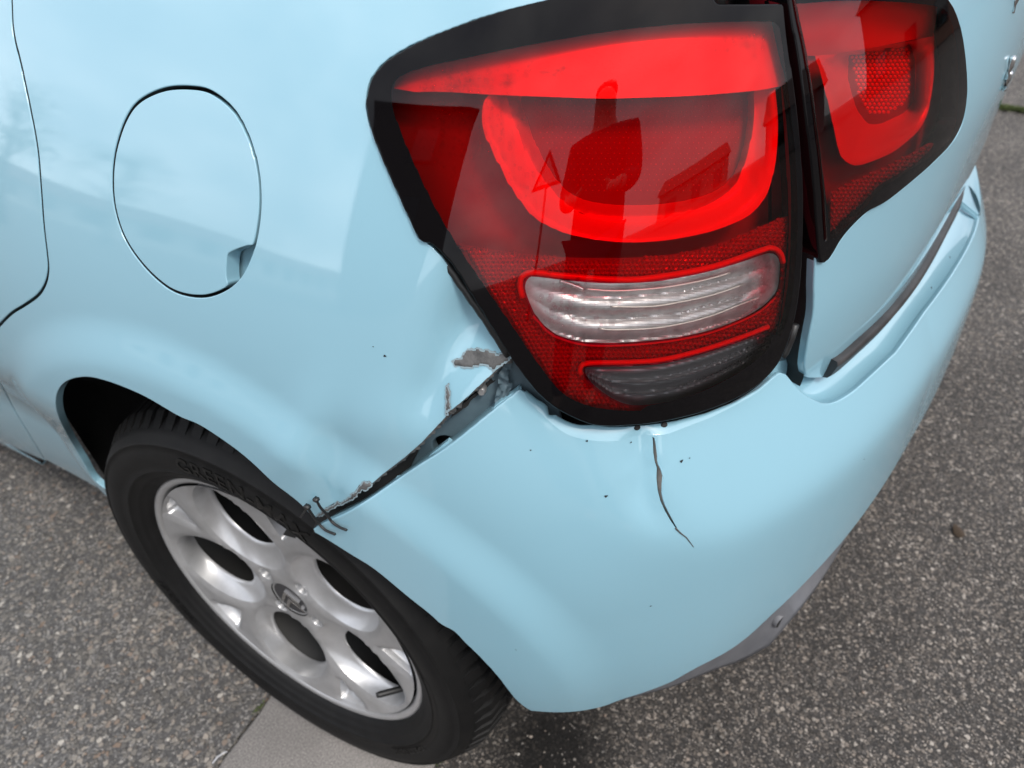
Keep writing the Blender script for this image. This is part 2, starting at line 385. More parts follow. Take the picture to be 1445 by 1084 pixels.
# ------------------------------------------------------------------ ground
def gpt(px, z=0.0):
    D = np.array([(px[0] - CX) / FPX, (px[1] - CY) / FPX, 1]) @ ROT; return CAM + D * (z - CAM[2]) / D[2]
def asphalt(name, scale, binder, cols, light, bstr, dark_patch=None):
    def f(t, b):
        c = t.nodes.new('ShaderNodeTexCoord').outputs['Object']
        nd_ = t.nodes.new('ShaderNodeTexNoise'); nd_.inputs['Scale'].default_value = 160; nd_.inputs['Detail'].default_value = 2; t.links.new(c, nd_.inputs['Vector'])
        wv = mixc(t, .006, c, nd_.outputs[1], 'ADD')
        def vor(sc, feat='F1'):
            v = t.nodes.new('ShaderNodeTexVoronoi'); v.feature = feat; v.inputs['Scale'].default_value = sc; t.links.new(wv, v.inputs['Vector']); return v
        v = vor(scale); e = vor(scale, 'DISTANCE_TO_EDGE'); v2 = vor(scale * 2.6); 
        sp = t.nodes.new('ShaderNodeSeparateColor'); t.links.new(v.outputs['Color'], sp.inputs[0])
        stone = ramp(t, sp.outputs[0], cols)
        sp2 = t.nodes.new('ShaderNodeSeparateColor'); t.links.new(v2.outputs['Color'], sp2.inputs[0])
        fine = ramp(t, sp2.outputs[1], [(.0, binder), (.6, tuple(1.5 * q for q in binder)), (.85, tuple(2.6 * q for q in binder)), (.97, light)])
        show = ramp(t, sp.outputs[1], [(.44, g3(0)), (.52, g3(1))])                 # only some stones show through the binder
        edge = ramp(t, e.outputs['Distance'], [(.03, g3(0)), (.12, g3(1))])
        k = mixc(t, 1, show, edge, 'MULTIPLY')
        colr = mixc(t, k, fine, stone)
        big = ramp(t, noise(t, 3.2, 5, .6, c), [(.3, g3(.78)), (.7, g3(1.12))])
        fin_ = mixc(t, 1, colr, big, 'MULTIPLY')
        if dark_patch is not None:  # base colour turned darker around this point
            vm = t.nodes.new('ShaderNodeVectorMath'); vm.operation = 'DISTANCE'; t.links.new(mixc(t, .05, c, nd_.outputs[1], 'ADD'), vm.inputs[0]); vm.inputs[1].default_value = (dark_patch[0] + .025, dark_patch[1] + .025, .02)
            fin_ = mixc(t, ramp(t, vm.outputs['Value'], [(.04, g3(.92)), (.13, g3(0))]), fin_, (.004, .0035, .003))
        t.links.new(fin_, b.inputs['Base Color'])
        hgt = mixc(t, .5, k, noise(t, 420, 3, .6, c), 'ADD')
        bump(t, b, hgt, bstr, .003)
    return mat(name, binder, .8, 0, 0, spec=.3, build=f)
STONE = [(0, (.10, .092, .084)), (.35, (.155, .142, .128)), (.6, (.22, .20, .175)), (.8, (.28, .245, .21)), (.9, (.20, .145, .11)), (.97, (.42, .385, .34))]
M_asph = asphalt('worn_asphalt', 120, (.060, .057, .055), STONE, (.30, .28, .255), .7)
STONE2 = [(0, (.052, .046, .041)), (.4, (.098, .086, .076)), (.65, (.165, .142, .122)), (.85, (.25, .212, .178)), (.97, (.36, .32, .28))]
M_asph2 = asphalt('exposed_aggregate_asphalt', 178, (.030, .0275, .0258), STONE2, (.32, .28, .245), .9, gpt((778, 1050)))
def conc_nodes(t, b):
    c = t.nodes.new('ShaderNodeTexCoord').outputs['Object']
    a = ramp(t, noise(t, 420, 4, .7, c), [(.33, (.11, .102, .096)), (.5, (.225, .208, .194)), (.66, (.37, .345, .32))])
    bg_ = ramp(t, noise(t, 6, 5, .6, c), [(.3, g3(.8)), (.7, g3(1.1))])
    t.links.new(mixc(t, 1, a, bg_, 'MULTIPLY'), b.inputs['Base Color']); bump(t, b, noise(t, 500, 4, .7, c), .6, .002)
M_conc = mat('gutter_concrete', g3(.24), .85, spec=.3, build=conc_nodes)

A0, A1 = gpt((385, 975))[:2], gpt((312, 1075))[:2]
u = (A1 - A0) / np.linalg.norm(A1 - A0)                       # along the gutter, away from the car
v = np.array([u[1], -u[0]]); B0 = gpt((618, 1068))[:2]
if (B0 - A0) @ v < 0: v = -v
WID = (B0 - A0) @ v
def strip_xy(o0, o1, l0, l1, n=2):
    return [np.r_[A0 + u * a + v * b] for a in np.linspace(l0, l1, n) for b in (o0, o1)]
def sheet(name, o0, o1, z, m, l0=-60, l1=60):
    q = [A0 + u * l0 + v * o0, A0 + u * l1 + v * o0, A0 + u * l1 + v * o1, A0 + u * l0 + v * o1]
    n = (q[1][0] - q[0][0]) * (q[2][1] - q[1][1]) - (q[1][1] - q[0][1]) * (q[2][0] - q[1][0])
    return tag(mesh(name, [(p[0], p[1], z) for p in (q if n > 0 else q[::-1])], [(0, 1, 2, 3)], m, smooth=False), kind='structure')
tag(mesh('ground', [(-150, -150, -.012), (150, -150, -.012), (150, 150, -.012), (-150, 150, -.012)], [(0, 1, 2, 3)], M_asph, smooth=False), kind='structure')
sheet('road', -60, -.004, -.004, M_asph)
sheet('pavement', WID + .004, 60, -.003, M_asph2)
gz = MB()
# gutter slab with a slightly ragged, rounded edge
L_ = np.linspace(-3, 3, 240); rows = []
for b, z in ((0.0, -.011), (.001, -.003), (.006, .0), (WID - .006, .0), (WID - .001, -.003), (WID, -.011)):
    j = rng.normal(0, .0012, len(L_)) * (1 if b < .01 or b > WID - .01 else 0)
    q = A0 + u * L_[:, None] + v * (b + j)[:, None]; rows.append(np.c_[q, np.full(len(L_), z)])
G_ = np.array(rows)
fl = np.cross(G_[3, 0] - G_[2, 0], G_[2, 1] - G_[2, 0])[2]
gz.grid(G_ if fl > 0 else G_[::-1]); tag(gz.build('gutter', M_conc), kind='structure')
# loose grit and pebbles on the asphalt
def pebbles(name, n, area_fn, m, r0, r1):
    V0 = np.array([(1, 0, 0), (-1, 0, 0), (0, 1, 0), (0, -1, 0), (0, 0, 1), (.6, .6, .5), (-.6, .55, .5), (.55, -.6, .5), (-.6, -.6, .5)])
    F0 = [(0, 5, 2), (2, 6, 1), (1, 8, 3), (3, 7, 0), (4, 5, 7), (4, 6, 5), (4, 8, 6), (4, 7, 8), (0, 7, 5), (2, 5, 6), (1, 6, 8), (3, 8, 7)]
    mb = MB()
    for _ in range(n):
        x, y = area_fn(); r = r0 + (r1 - r0) * rng.random() ** 3; a = rng.random() * 6.28; c, s_ = math.cos(a), math.sin(a)
        q = V0 * r * (1, .6 + .4 * rng.random(), .5 + .3 * rng.random()) * rng.uniform(.85, 1.15, V0.shape)
        mb.add(np.c_[q[:, 0] * c - q[:, 1] * s_ + x, q[:, 0] * s_ + q[:, 1] * c + y, q[:, 2] - .001 + rng.random() * 0], F0)
    return tag(mb.build(name, m, smooth=False), kind='stuff')
def grit_nodes(t, b):
    g = t.nodes.new('ShaderNodeNewGeometry'); t.links.new(ramp(t, g.outputs['Random Per Island'], STONE), b.inputs['Base Color'])
M_grit = mat('grit', g3(.3), .8, build=grit_nodes)
def road_pt():
    while True:
        p = gpt((rng.uniform(-150, 420), rng.uniform(560, 1200)))[:2]
        if (p - A0) @ v < -.004: return p
def pave_pt():
    while True:
        p = gpt((rng.uniform(600, 1600), rng.uniform(-60, 1200)))[:2]
        if (p - A0) @ v > WID + .004: return p
pebbles('loose_gravel', 2600, road_pt, M_grit, .0008, .0042)
pebbles('pavement_grit', 4200, pave_pt, M_grit, .0008, .0034)

# ------------------------------------------------------------------ the car
car = empty('hatchback_car', (.865, 0, 0))
tag(car, 'pale blue hatchback parked on the asphalt with a cracked rear bumper and torn corner', 'car')
def fin():
    """parts were built in world coordinates: keep them there under the car's base"""
    for o in list(col.objects):
        if o.parent is car: o.matrix_parent_inverse = Matrix.Translation((-.865, 0, 0))

def off(p, d):
    """open (s, z) line moved d to its left"""
    t = np.gradient(p, axis=0); t /= np.linalg.norm(t, axis=1)[:, None]
    return p + d * np.stack([-t[:, 1], t[:, 0]], 1)
# dents near the tear: rotation follows the gap
def sz(surf, *px): return surf.hit(np.array(px, float))
DK = 1.9
q = sz(UP, (602, 562), (650, 455), (470, 690), (560, 600), (690, 470), (420, 620))
ang = math.atan2(q[3][1] - q[2][1], q[3][0] - q[2][0])
QP = Surf('upper')
QP.dents = [(a_, b_, DK * c_, d_, e_, f_) for a_, b_, c_, d_, e_, f_ in [(q[0][0], q[0][1], .0032, .030, .016, 1.2), (q[1][0], q[1][1], .004, .055, .02, 1.3), (q[2][0], q[2][1], .0035, .05, .018, ang + .5),
            (q[4][0], q[4][1], .007, .045, .03, .6), (q[5][0], q[5][1], -.0025, .06, .02, 1.0), (q[3][0], q[3][1], -.002, .05, .03, .3)]]
# door gap
gap_px = cr_([(16, 0), (19, 47), (29.7, 93), (42.4, 153), (53, 212), (58, 271.5), (61.5, 318), (66.4, 361), (67.6, 382), (63.4, 401), (53, 417), (34, 431), (17, 441.5), (2, 456), (-13, 474), (-22, 496), (-18, 519), (0, 541), (21, 580), (42, 615), (63, 649)], 5)
gap = UP.hit(gap_px); gap = np.vstack([[gap[0] + (gap[0] - gap[3]) * k for k in (7, 5, 3, 1.5)], gap])
gap[:4, 0] = np.linspace(gap[4, 0] - .012, gap[4, 0], 4); gap[0, 1] = 1.10; gap[1:4, 1] = np.linspace(1.07, gap[4, 1] + .01, 3)
seam = UP.hit([(63, 649), (30, 635), (0, 622)]); z0 = seam[-1, 1]
seam = np.vstack([seam[1:], [(-.75, z0 - .035), (-1.2, z0 - .05), (-2.3, z0 - .05)]])
GH = .0024
g_r = off(gap, GH); g_l = off(gap, -GH)         # line runs downwards: its left is towards the tail
if g_r[10, 0] < gap[10, 0]: g_r, g_l = g_l, g_r
# quarter panel outline
arch_front = cr_([(196, 731), (180, 718), (166, 703), (133, 678), (115.7, 650), (94.6, 615), (81, 587), (77.5, 566), (82, 548), (96, 535.5), (121, 531), (147, 536), (179, 547.5), (210, 562), (252, 586.5), (283, 600), (326, 628.5), (357.6, 653.5), (388.8, 680.5), (420, 707), (436, 724), (443, 731)], 6)
aw = UP.hit(arch_front)
tear_px = ln_([(445.7, 729.5), (452, 722), (460.9, 715.8), (470, 710), (482.2, 708.2), (489, 706), (494.4, 700.6), (502, 692), (507, 684), (512.7, 680.8), (519, 681.5), (524.8, 682.3), (540, 669), (570.5, 645.7), (594.9, 624.4), (628.4, 588.5), (632, 584), (634.5, 579), (638, 577.5), (658.8, 560.5), (676, 544), (692.3, 529), (704.5, 518), (712, 512), (722, 505)], 5)
tw = QP.hit(tear_px)
lamp_l = cr_([(722, 503.5), (708, 485), (683.8, 450), (654.8, 409), (621.5, 363.5), (598, 341.5), (590, 338), (576.5, 310.6), (555, 263.5), (536.5, 221), (521, 179), (514.5, 146), (521, 113), (541, 86.5), (574, 65), (612, 48), (668, 26.5), (715, 12.5), (771.8, -1)], 6)
lamp_t = cr_([(771.8, -1), (850, -20), (930, -38), (1010, -48), (1098, -52)], 10)
lw = QP.hit(lamp_l); lt = UP.hit(lamp_t)
top = np.array([(lt[-1, 0], lt[-1, 1] + .03), (lt[-1, 0] - .03, 1.12), (.3, 1.12), (.0, 1.12), (gap[0, 0] + GH, 1.12)])
sill_out = np.array([(-2.3, .245), (-.9, .25), (-.646, .252), (-.5, .262), (-.45, .27), aw[0] + (-.03, -.015)])
dn = lambda p, st=.012: ln_(p, st)
quarter = cat(g_r[:-3], g_r[-3:] * 0 + off(gap, GH if g_r is not g_l else 0)[-3:] if False else g_r[-3:], dn(seam + (0, -GH)), dn(sill_out), aw, tw, lw[1:], lt[1:], dn(top))
keep = np.r_[True, np.linalg.norm(np.diff(quarter, axis=0), axis=1) > 2e-4]; quarter = quarter[keep]
flap_px = np.array([(268, 119.5), (300, 127), (333, 155), (355, 198), (367, 245), (369.5, 290), (365, 330), (356, 362), (341, 392), (320, 411), (290, 421.5), (257, 418), (230, 404), (200, 375), (175, 338), (161, 297), (157, 255), (161, 212), (175, 168), (195, 140), (230, 122.5)])
flap = UP.hit(cr_(flap_px, 5, True)); fc = flap.mean(0)
grow = lambda p, d: p + d * (p - fc) / np.linalg.norm(p - fc, axis=1)[:, None]
panel('quarter_panel', [M_paint, M_dark], QP, quarter, [grow(flap, .0002)], deep=1, hole_only=True, h=.009, r=.0009, depth=.008, parent=car)  # wall of the flap gap coloured dark in place of its shade
# fuel flap with its finger notch
hull = grow(flap, -.0040)
npx = np.array([(362, 344), (345, 346), (325, 354), (319, 362), (318, 390), (321, 404)]); nsz = UP.hit(cr_(npx, 4))
inn = inside(nsz, hull); nsz = nsz[inn]
d0 = np.linalg.norm(hull - nsz[0], axis=1).argmin(); d1 = np.linalg.norm(hull - nsz[-1], axis=1).argmin()
n_ = len(hull)
if ((d1 - d0) % n_) < ((d0 - d1) % n_): rest = [hull[(d1 + 1 + k) % n_] for k in range((d0 - d1) % n_ - 1)]; loop = cat(nsz, rest)
else: rest = [hull[(d1 - 1 - k) % n_] for k in range((d1 - d0) % n_ - 1)]; loop = cat(nsz, rest)
fl_o = panel('fuel_flap', [M_paint, M_dark], UP, loop, h=.011, r=.0009, depth=.013, parent=car)
ng = MB()
q0 = UP.hit([(342, 374)])[0]
a_, b_ = np.meshgrid(np.linspace(-.036, .036, 17), np.linspace(-.036, .036, 17), indexing='ij')
dd = .007 + .012 * smooth(-a_ + .6 * b_, -.024, .012)
ng.grid(UP.P(q0[0] + a_, q0[1] + b_, dd).transpose(0, 1, 2)[:, ::-1]); ng.build('finger_recess', M_paint, car)
well = grow(flap, .01); panel('fuel_pocket', M_dark, UP, well, h=.03, d=.024, depth=.004, parent=car)
# rear door and the side of the car ahead of it
door = cat(g_l, dn(seam + (0, GH))[1:], [(-2.3, .6), (-2.3, 1.12)], [(gap[0, 0] - GH, 1.12)])
keep = np.r_[True, np.linalg.norm(np.diff(door, axis=0), axis=1) > 2e-4]; door = door[keep]
panel('rear_door', [M_paint, M_dark], UP, dn(np.vstack([door, door[:1]]), .03)[:-1], deep=1, h=.025, r=.0009, depth=.016, parent=car)  # door edge walls coloured dark to stand for shade in the gap
# inner body behind the gaps
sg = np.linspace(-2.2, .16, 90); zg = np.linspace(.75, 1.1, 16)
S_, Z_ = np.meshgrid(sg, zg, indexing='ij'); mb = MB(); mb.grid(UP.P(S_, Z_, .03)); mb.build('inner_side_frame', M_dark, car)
# ------------------------------------------------------------------ rear bumper with its crack
mir = lambda p: np.stack([2 * SC - p[:, 0], p[:, 1]], 1)[::-1]
b_edge = cr_([(443.5, 748.5), (461, 738.6), (491.4, 725), (521.8, 706.6), (552.3, 685.5), (588.8, 661), (631.4, 633.6), (674, 600), (704.5, 575), (722.8, 561), (734, 552)], 7)
crease_px = cr_([(737, 551), (746, 566), (765.4, 586), (786.7, 604.5), (808, 616), (840, 622), (879, 622.5), (912, 617), (953, 607.5), (1000, 590.5), (1040, 571), (1070, 553), (1092, 534), (1100, 528)], 6)
notch_px = cr_([(1100, 528), (1108, 530), (1118, 541), (1132, 556), (1148, 566), (1164, 571.5), (1182, 568), (1206, 553), (1235, 527), (1265, 499)], 6)
e1 = BP.hit(b_edge); e2 = BP.hit(crease_px); e3 = BP.hit(notch_px)
cz = e3[-1, 1]
e4 = np.array([(s_, cz + (.604 - cz) * smooth((s_ - e3[-1, 0]) / (SC - e3[-1, 0]), 0, 1)) for s_ in np.linspace(e3[-1, 0] + .012, SC, 36)])
arch_px = cr_([(444.5, 751), (461, 760.5), (492, 780), (529.7, 803.8), (575, 841), (606.5, 866), (623, 880.6), (641.8, 891), (658, 907.6), (678.8, 927.8), (703.5, 954.8), (726, 984), (739.5, 996.4), (749.7, 1003)], 7)
bot_px = cr_([(749.7, 1003), (780, 1005), (811.6, 1004), (847.6, 997.6), (880, 986), (913, 975.5), (946.4, 962.4), (979.7, 943.9), (1024, 920.6), (1057, 897), (1090.4, 866)], 10)
a1 = BP.hit(arch_px); a2 = BP.hit(bot_px)
a3 = np.array([(s_, a2[-1, 1] + .06 * (1 - math.exp(-(s_ - a2[-1, 0]) / .25))) for s_ in np.linspace(a2[-1, 0] + .012, SC, 50)])
upper_e = cat(e1, e2[1:], e3[1:], e4); lower_e = cat(a1, a2[1:], a3)
bump_poly = cat(lower_e, mir(lower_e)[1:], mir(upper_e), upper_e[::-1][1:])
keep = np.r_[True, np.linalg.norm(np.diff(bump_poly, axis=0), axis=1) > 3e-4]; bump_poly = bump_poly[keep]
# the crack: a long split, its right lip standing proud
cl_px = np.array([(921, 617), (921.5, 626), (922, 640), (924, 652), (927, 661), (926.5, 676), (928, 692), (932, 708), (938.5, 722), (946, 735), (953, 745)])
cr_px = np.array([(955, 744), (948.5, 733), (941.5, 720), (936, 707), (933, 693), (933, 679), (933.5, 670), (931, 661), (927.5, 652), (926.5, 640), (925, 628), (923.5, 618)])
crack = BP.hit(np.vstack([ln_(cl_px, 4), ln_(np.vstack([[(957, 748)], cr_px]), 4)]))
sl = cr_([(953, 745), (961, 753), (968, 758), (974, 766), (979, 772)], 3)
q = BP.hit([(950, 690), (905, 700), (660, 900), (655, 875)])
BQ = Surf('bumper')
cq = BP.hit([(922, 620), (930, 680), (955, 745), (900, 690), (600, 850), (560, 800), (640, 880)])
def bump_extra(s, z):
    # the bumper stands a little out on the right of the crack and in on its left, fading away from it
    cs = np.interp(z, BPZ, BPS); d_ = s - cs
    k = smooth(z, cq[2][1] - .01, cq[2][1] + .05)
    return k * (.0042 * np.exp(-((d_ + .013) / .013) ** 2) - .0018 * np.exp(-((d_ - .012) / .014) ** 2))
zz = crack[:len(ln_(cl_px, 4))]; o_ = np.argsort(zz[:, 1]); BPZ, BPS = zz[o_, 1], zz[o_, 0]
_ins = BQ.inset
def ins2(s, z):
    I = _ins(s, z) + bump_extra(s, z)
    # flare of the wheel arch on the bumper: a soft band turned outwards along the opening
    return I
BQ.inset = ins2
panel('rear_bumper', M_paint, BQ, bump_poly, [crack], h=.007, r=.0015, depth=.004, parent=car, hole_r=.0002)
ln_v = BP.hit(sl); mb = MB(); mb.tube(BQ.P(ln_v[:, 0], ln_v[:, 1], -.0001), np.linspace(.0009, .0003, len(ln_v)), 6); mb.build('hairline_crack', M_tear, car)
# torn edge inside the crack
mb = MB(); rr = BP.hit(ln_(cr_px[::-1], 3)); w_ = .0030 * np.sin(np.linspace(.15, 3.1, len(rr))) + rng.normal(0, .00025, len(rr))
mb.grid(np.array([BQ.P(rr[:, 0], rr[:, 1], -.0004), BQ.P(rr[:, 0] - w_, rr[:, 1], .0022), BQ.P(rr[:, 0] - w_ * 1.2, rr[:, 1], .008)])); mb.build('torn_plastic_edge', mat('split_plastic', (.16, .145, .13), .7), car)
lip_ = BP.hit(cr_(cr_px[::-1][:-1] + np.array([1.0, 0]), 3)); mb = MB(); mb.tube(BQ.P(lip_[:, 0], lip_[:, 1], .0001), np.interp(np.linspace(0, 1, len(lip_)), [0, .2, .8, 1], [.0003, .0007, .0008, .0002]), 8); mb.build('raised_crack_lip', M_paint, car)
# shelf of the bumper under the lamp and the tailgate
in_px = ln_([(744, 551.5), (756.3, 562), (765, 567), (773, 573), (775, 586), (783.7, 585), (795.9, 592.5), (808, 597.5), (820, 600), (837.5, 599.5), (860, 602), (879, 602), (912, 600), (953.8, 593.5), (995.3, 583), (1036.8, 566.5), (1070, 547.5), (1094, 526)], 5)
o2 = BQ.P(*BP.hit(crease_px[1:-2]).T, 0); P_in = BP.hit(in_px, .004); i2 = BP.P(P_in[:, 0], P_in[:, 1], .004)
def resample(P, n):
    t = np.r_[0, np.cumsum(np.linalg.norm(np.diff(P, axis=0), axis=1))]; q_ = np.linspace(0, t[-1], n); return np.stack([np.interp(q_, t, P[:, k]) for k in range(3)], 1)
n_ = 120; O_, I_ = resample(o2, n_), resample(i2, n_)
LEDGE = (O_[None] * (1 - np.linspace(0, 1, 25)[:, None, None]) + I_[None] * np.linspace(0, 1, 25)[:, None, None]).reshape(-1, 3)
def ruled(name, O, I, m, sag, parent, k=10, lipd=.014, nrm=None):
    t = np.linspace(0, 1, k)[:, None, None]; A = O[None] * (1 - t) + I[None] * t
    A[..., 2] += sag * np.sin(np.pi * t[..., 0])
    A = np.concatenate([O[None] - (0, 0, .003) , A, A[-1:] - (0, 0, lipd)]) if False else np.concatenate([A, A[-1:] - np.array([0, 0, lipd])])
    mb = MB(); mb.grid(A); return mb.build(name, m, parent)
ruled('bumper_ledge', O_, I_, M_paint, .0012, car)
# shelf below the tailgate: from the crease inwards and up to the tailgate's lower edge
s1 = cat(e2[-2:], e3[1:], e4); s1 = cat(s1, mir(s1)[1:])
zi = np.where(s1[:, 0] < SC, s1[:, 0], 2 * SC - s1[:, 0])
iz = np.interp(zi, [e2[-1, 0], e3[4, 0], e3[-1, 0], SC], [.664, .652, .634, .612])
O2 = BQ.P(s1[:, 0], s1[:, 1], .0003); I2 = UP.P(s1[:, 0], iz, .018)
k = 14; t = np.linspace(0, 1, k)[:, None, None]; A = O2[None] * (1 - t) + I2[None] * t
A[..., 2] -= .010 * np.sin(np.pi * t[..., 0]) ** 1.0 * np.ones(len(s1))[None]
mb = MB(); mb.grid(np.concatenate([A, A[-1:] + np.array([0, 0, .05])])); mb.build('tailgate_sill', M_paint, car)
# lower grey valance

vt = cat(a2[4:], a3); vt = cat(vt, mir(vt)[1:])
k_ = smooth(np.abs(vt[:, 0] - SC), SC - a2[4, 0] - .0, SC - a2[4, 0] - .28)
Vt = BP.P(vt[:, 0], vt[:, 1] + .004, .008)
vpx = cr_([(880, 988), (946, 970), (979.7, 957), (1013, 944), (1046, 933), (1079, 915), (1101.5, 899.6), (1123.6, 866)], 12); vd = np.interp(vpx[:, 0], [880, 1000, 1046, 1079, 1101, 1124], [.010, .010, .004, -.004, -.009, -.013])
vq = BP.hit(vpx, vd); o_ = np.argsort(vq[:, 0]); vq, vd = vq[o_], vd[o_]; vq = np.vstack([vq, [(vq[-1, 0] + .16, vq[-1, 1] - .03)]]); vd = np.r_[vd, .012]
zl = np.interp(np.minimum(vt[:, 0], 2 * SC - vt[:, 0]), vq[:, 0], vq[:, 1]) 
mb = MB(); rows = []
for f in np.linspace(0, 1, 9):
    rows.append(BP.P(vt[:, 0], vt[:, 1] + .004 + (zl - vt[:, 1] - .004) * f, .006 + (np.interp(np.minimum(vt[:, 0], 2 * SC - vt[:, 0]), vq[:, 0], vd) - .006) * f ** 1.2))
rows.append(BP.P(vt[:, 0], zl + .01, .14)); mb.grid(rows); mb.build('lower_valance', M_valance, car)
hq = BP.hit([(1101.5, 875.5)], -.002)[0]; pass
mb = MB(); th = np.linspace(0, 2 * np.pi, 18, endpoint=False)
ring = lambda r, d: BP.P(hq[0] + r * np.cos(th), hq[1] + r * np.sin(th), d)
mb.grid([ring(.0104, .004), ring(.0100, -.0034), ring(.0093, -.0037), ring(.0091, .012)], close_v=True); mb.build('sensor_ring', M_valance, car)
mb = MB(); mb.add(ring(.0094, -.0036), [tuple(range(18))]); mb.build('sensor_hole', M_dark, car)
# bumper's own returned edge beside the tear, and clips
mb = MB(); eP = resample(BQ.P(e1[:, 0], e1[:, 1], 0), 60); e1r = np.stack([np.interp(np.linspace(0, 1, 60), np.linspace(0, 1, len(e1)), e1[:, k]) for k in (0, 1)], 1)
mb.grid([BQ.P(e1r[:, 0], e1r[:, 1], .003), BQ.P(e1r[:, 0] + .0005, e1r[:, 1] - .0005, .01), BQ.P(e1r[:, 0] + .004, e1r[:, 1] - .004, .03)]); mb.build('bumper_flange', M_paint, car)
def tab(px, d=.006, name='mounting_tab', m=M_paint):
    q_ = BP.hit(ln_(px, 3, True), d); V = BP.P(q_[:, 0], q_[:, 1], d); W = BP.P(q_[:, 0], q_[:, 1], d + .004); n = len(V)
    F = [tuple(range(n)), tuple(range(2 * n - 1, n - 1, -1))] + [(i, n + i, n + (i + 1) % n, (i + 1) % n) for i in range(n)]
    return mesh(name, np.vstack([V, W]), F, m, car, smooth=False)
tab([(590, 662), (597, 655), (606, 643), (632, 622), (637, 625), (634, 634)])
tab([(545, 692), (553, 681), (558, 676), (563, 675), (558, 684), (550, 692)])
tab([(692, 582), (698, 573), (730, 550), (735, 549), (720, 562)], .003)
# inner metal behind the tear, with its round access hole
hole = QP.hit([(631, 628)], .03)[0]
ip = np.array([(-.02 + .0, .0)])
gi = UP.hit(ln_([(470, 745), (530, 640), (600, 570), (680, 480), (760, 500), (790, 590), (700, 640), (600, 710), (520, 750)], 12, True), .026)
th = np.linspace(0, 2 * np.pi, 30, endpoint=False)
hl = hole + np.stack([.0145 * np.cos(th), .0145 * np.sin(th)], 1)
IM = Surf('upper'); panel('inner_body_panel', M_inner, IM, gi, [hl], h=.012, r=.002, depth=.008, d=.026, parent=car)
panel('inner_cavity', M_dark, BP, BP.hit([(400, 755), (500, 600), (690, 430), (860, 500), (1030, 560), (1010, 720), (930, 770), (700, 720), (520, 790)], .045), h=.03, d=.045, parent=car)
gp = UP.hit(ln_([(440, 755), (455, 715), (500, 690), (560, 640), (585, 640), (560, 690), (520, 715), (480, 745)], 8, True), .016)
panel('crushed_lining', M_dark, IM, gp, h=.006, r=.002, d=.018, parent=car)
# dark strip standing in for the shadow under the panel edge, and a bolt
tab([(636, 590), (640, 582), (688, 540), (700, 526), (712, 516), (716, 520), (700, 536), (664, 566), (661, 572)], .012, 'edge_shadow', M_dark)
bq = UP.hit([(681, 549)], .022)[0]; mb = MB()
th = np.linspace(0, 2 * np.pi, 6, endpoint=False); R_ = lambda r, d: UP.P(bq[0] + r * np.cos(th), bq[1] + r * np.sin(th), d)
mb.grid([R_(.0042, .026), R_(.0042, .019), R_(.003, .0175)], close_v=True); mb.add(R_(.003, .0175), [tuple(range(6))]); mb.build('bolt', mat('zinc_bolt', g3(.42), .4, .7), car)
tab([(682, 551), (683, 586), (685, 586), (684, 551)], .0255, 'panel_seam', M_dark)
# crumpled metal by the lamp corner
cq_ = [(697, 575), (699, 556), (705, 540), (702, 528), (712, 515), (722, 508), (718, 530), (724, 545), (716, 556), (722, 566), (708, 577)]
poly = UP.hit(ln_(cq_, 4, True), .02); W_, F_ = tri([poly if area(poly) > 0 else poly[::-1]], .003)
dz = .019 + .006 * np.sin(W_[:, 0] * 520 + 3 * np.sin(W_[:, 1] * 300)) * np.sin(W_[:, 1] * 260)
mesh('crumpled_metal', UP.P(W_[:, 0], W_[:, 1], dz), F_, M_inner, car)
# patches where the paint has flaked off
M_flake = mat('chipped_paint_edge', (.20, .27, .30), .6)
def flake(px, d=-.0013, curl=.0, name='bare_metal_patch'):
    p = np.asarray(px, float); p = ln_(p, 2.0, True); nn_ = rng.normal(0, 1, p.shape); nn_ = (np.roll(nn_, 1, 0) + 1.4 * nn_ + np.roll(nn_, -1, 0)) * .42; p = p + nn_ + rng.normal(0, .3, p.shape)
    q_ = QP.hit(p); q_ = q_ if area(q_) > 0 else q_[::-1]; W, F = tri([q_], .0016)
    ed = edist(W, q_); dd = d * smooth(ed, 0, .0008) - .0001 - curl * np.exp(-ed / .002)
    qg = q_ + (q_ - np.roll(q_, 1, 0))[:, ::-1] * 0; c_ = growpx(q_, .00025) + rng.normal(0, .0002, q_.shape); W2, F2 = tri([c_ if area(c_) > 0 else c_[::-1]], .003)
    mesh('paint_flake_edge', QP.P(W2[:, 0], W2[:, 1], -.0009), F2, M_flake, car)
    return mesh(name, QP.P(W[:, 0], W[:, 1], dd), F, M_tear, car)
flake([(636.5, 509), (650, 504), (655, 496.5), (661, 491), (676, 490), (684, 493.5), (692, 494), (701, 498.5), (711, 497), (718, 500), (719, 507), (708, 515), (696, 522), (692, 521), (688, 516), (676, 515), (668, 518.5), (655, 518), (644, 516)])
flake([(628.5, 545), (633, 540), (635.5, 552), (636, 578), (632, 585), (628.5, 587), (629.5, 575), (628, 560)])
flake([(446, 729), (461, 715), (482, 707), (495, 700), (503, 690), (513, 679.5), (520, 678), (527, 683), (521, 688), (508, 694), (500, 703), (484, 712), (466, 719), (452, 730)])
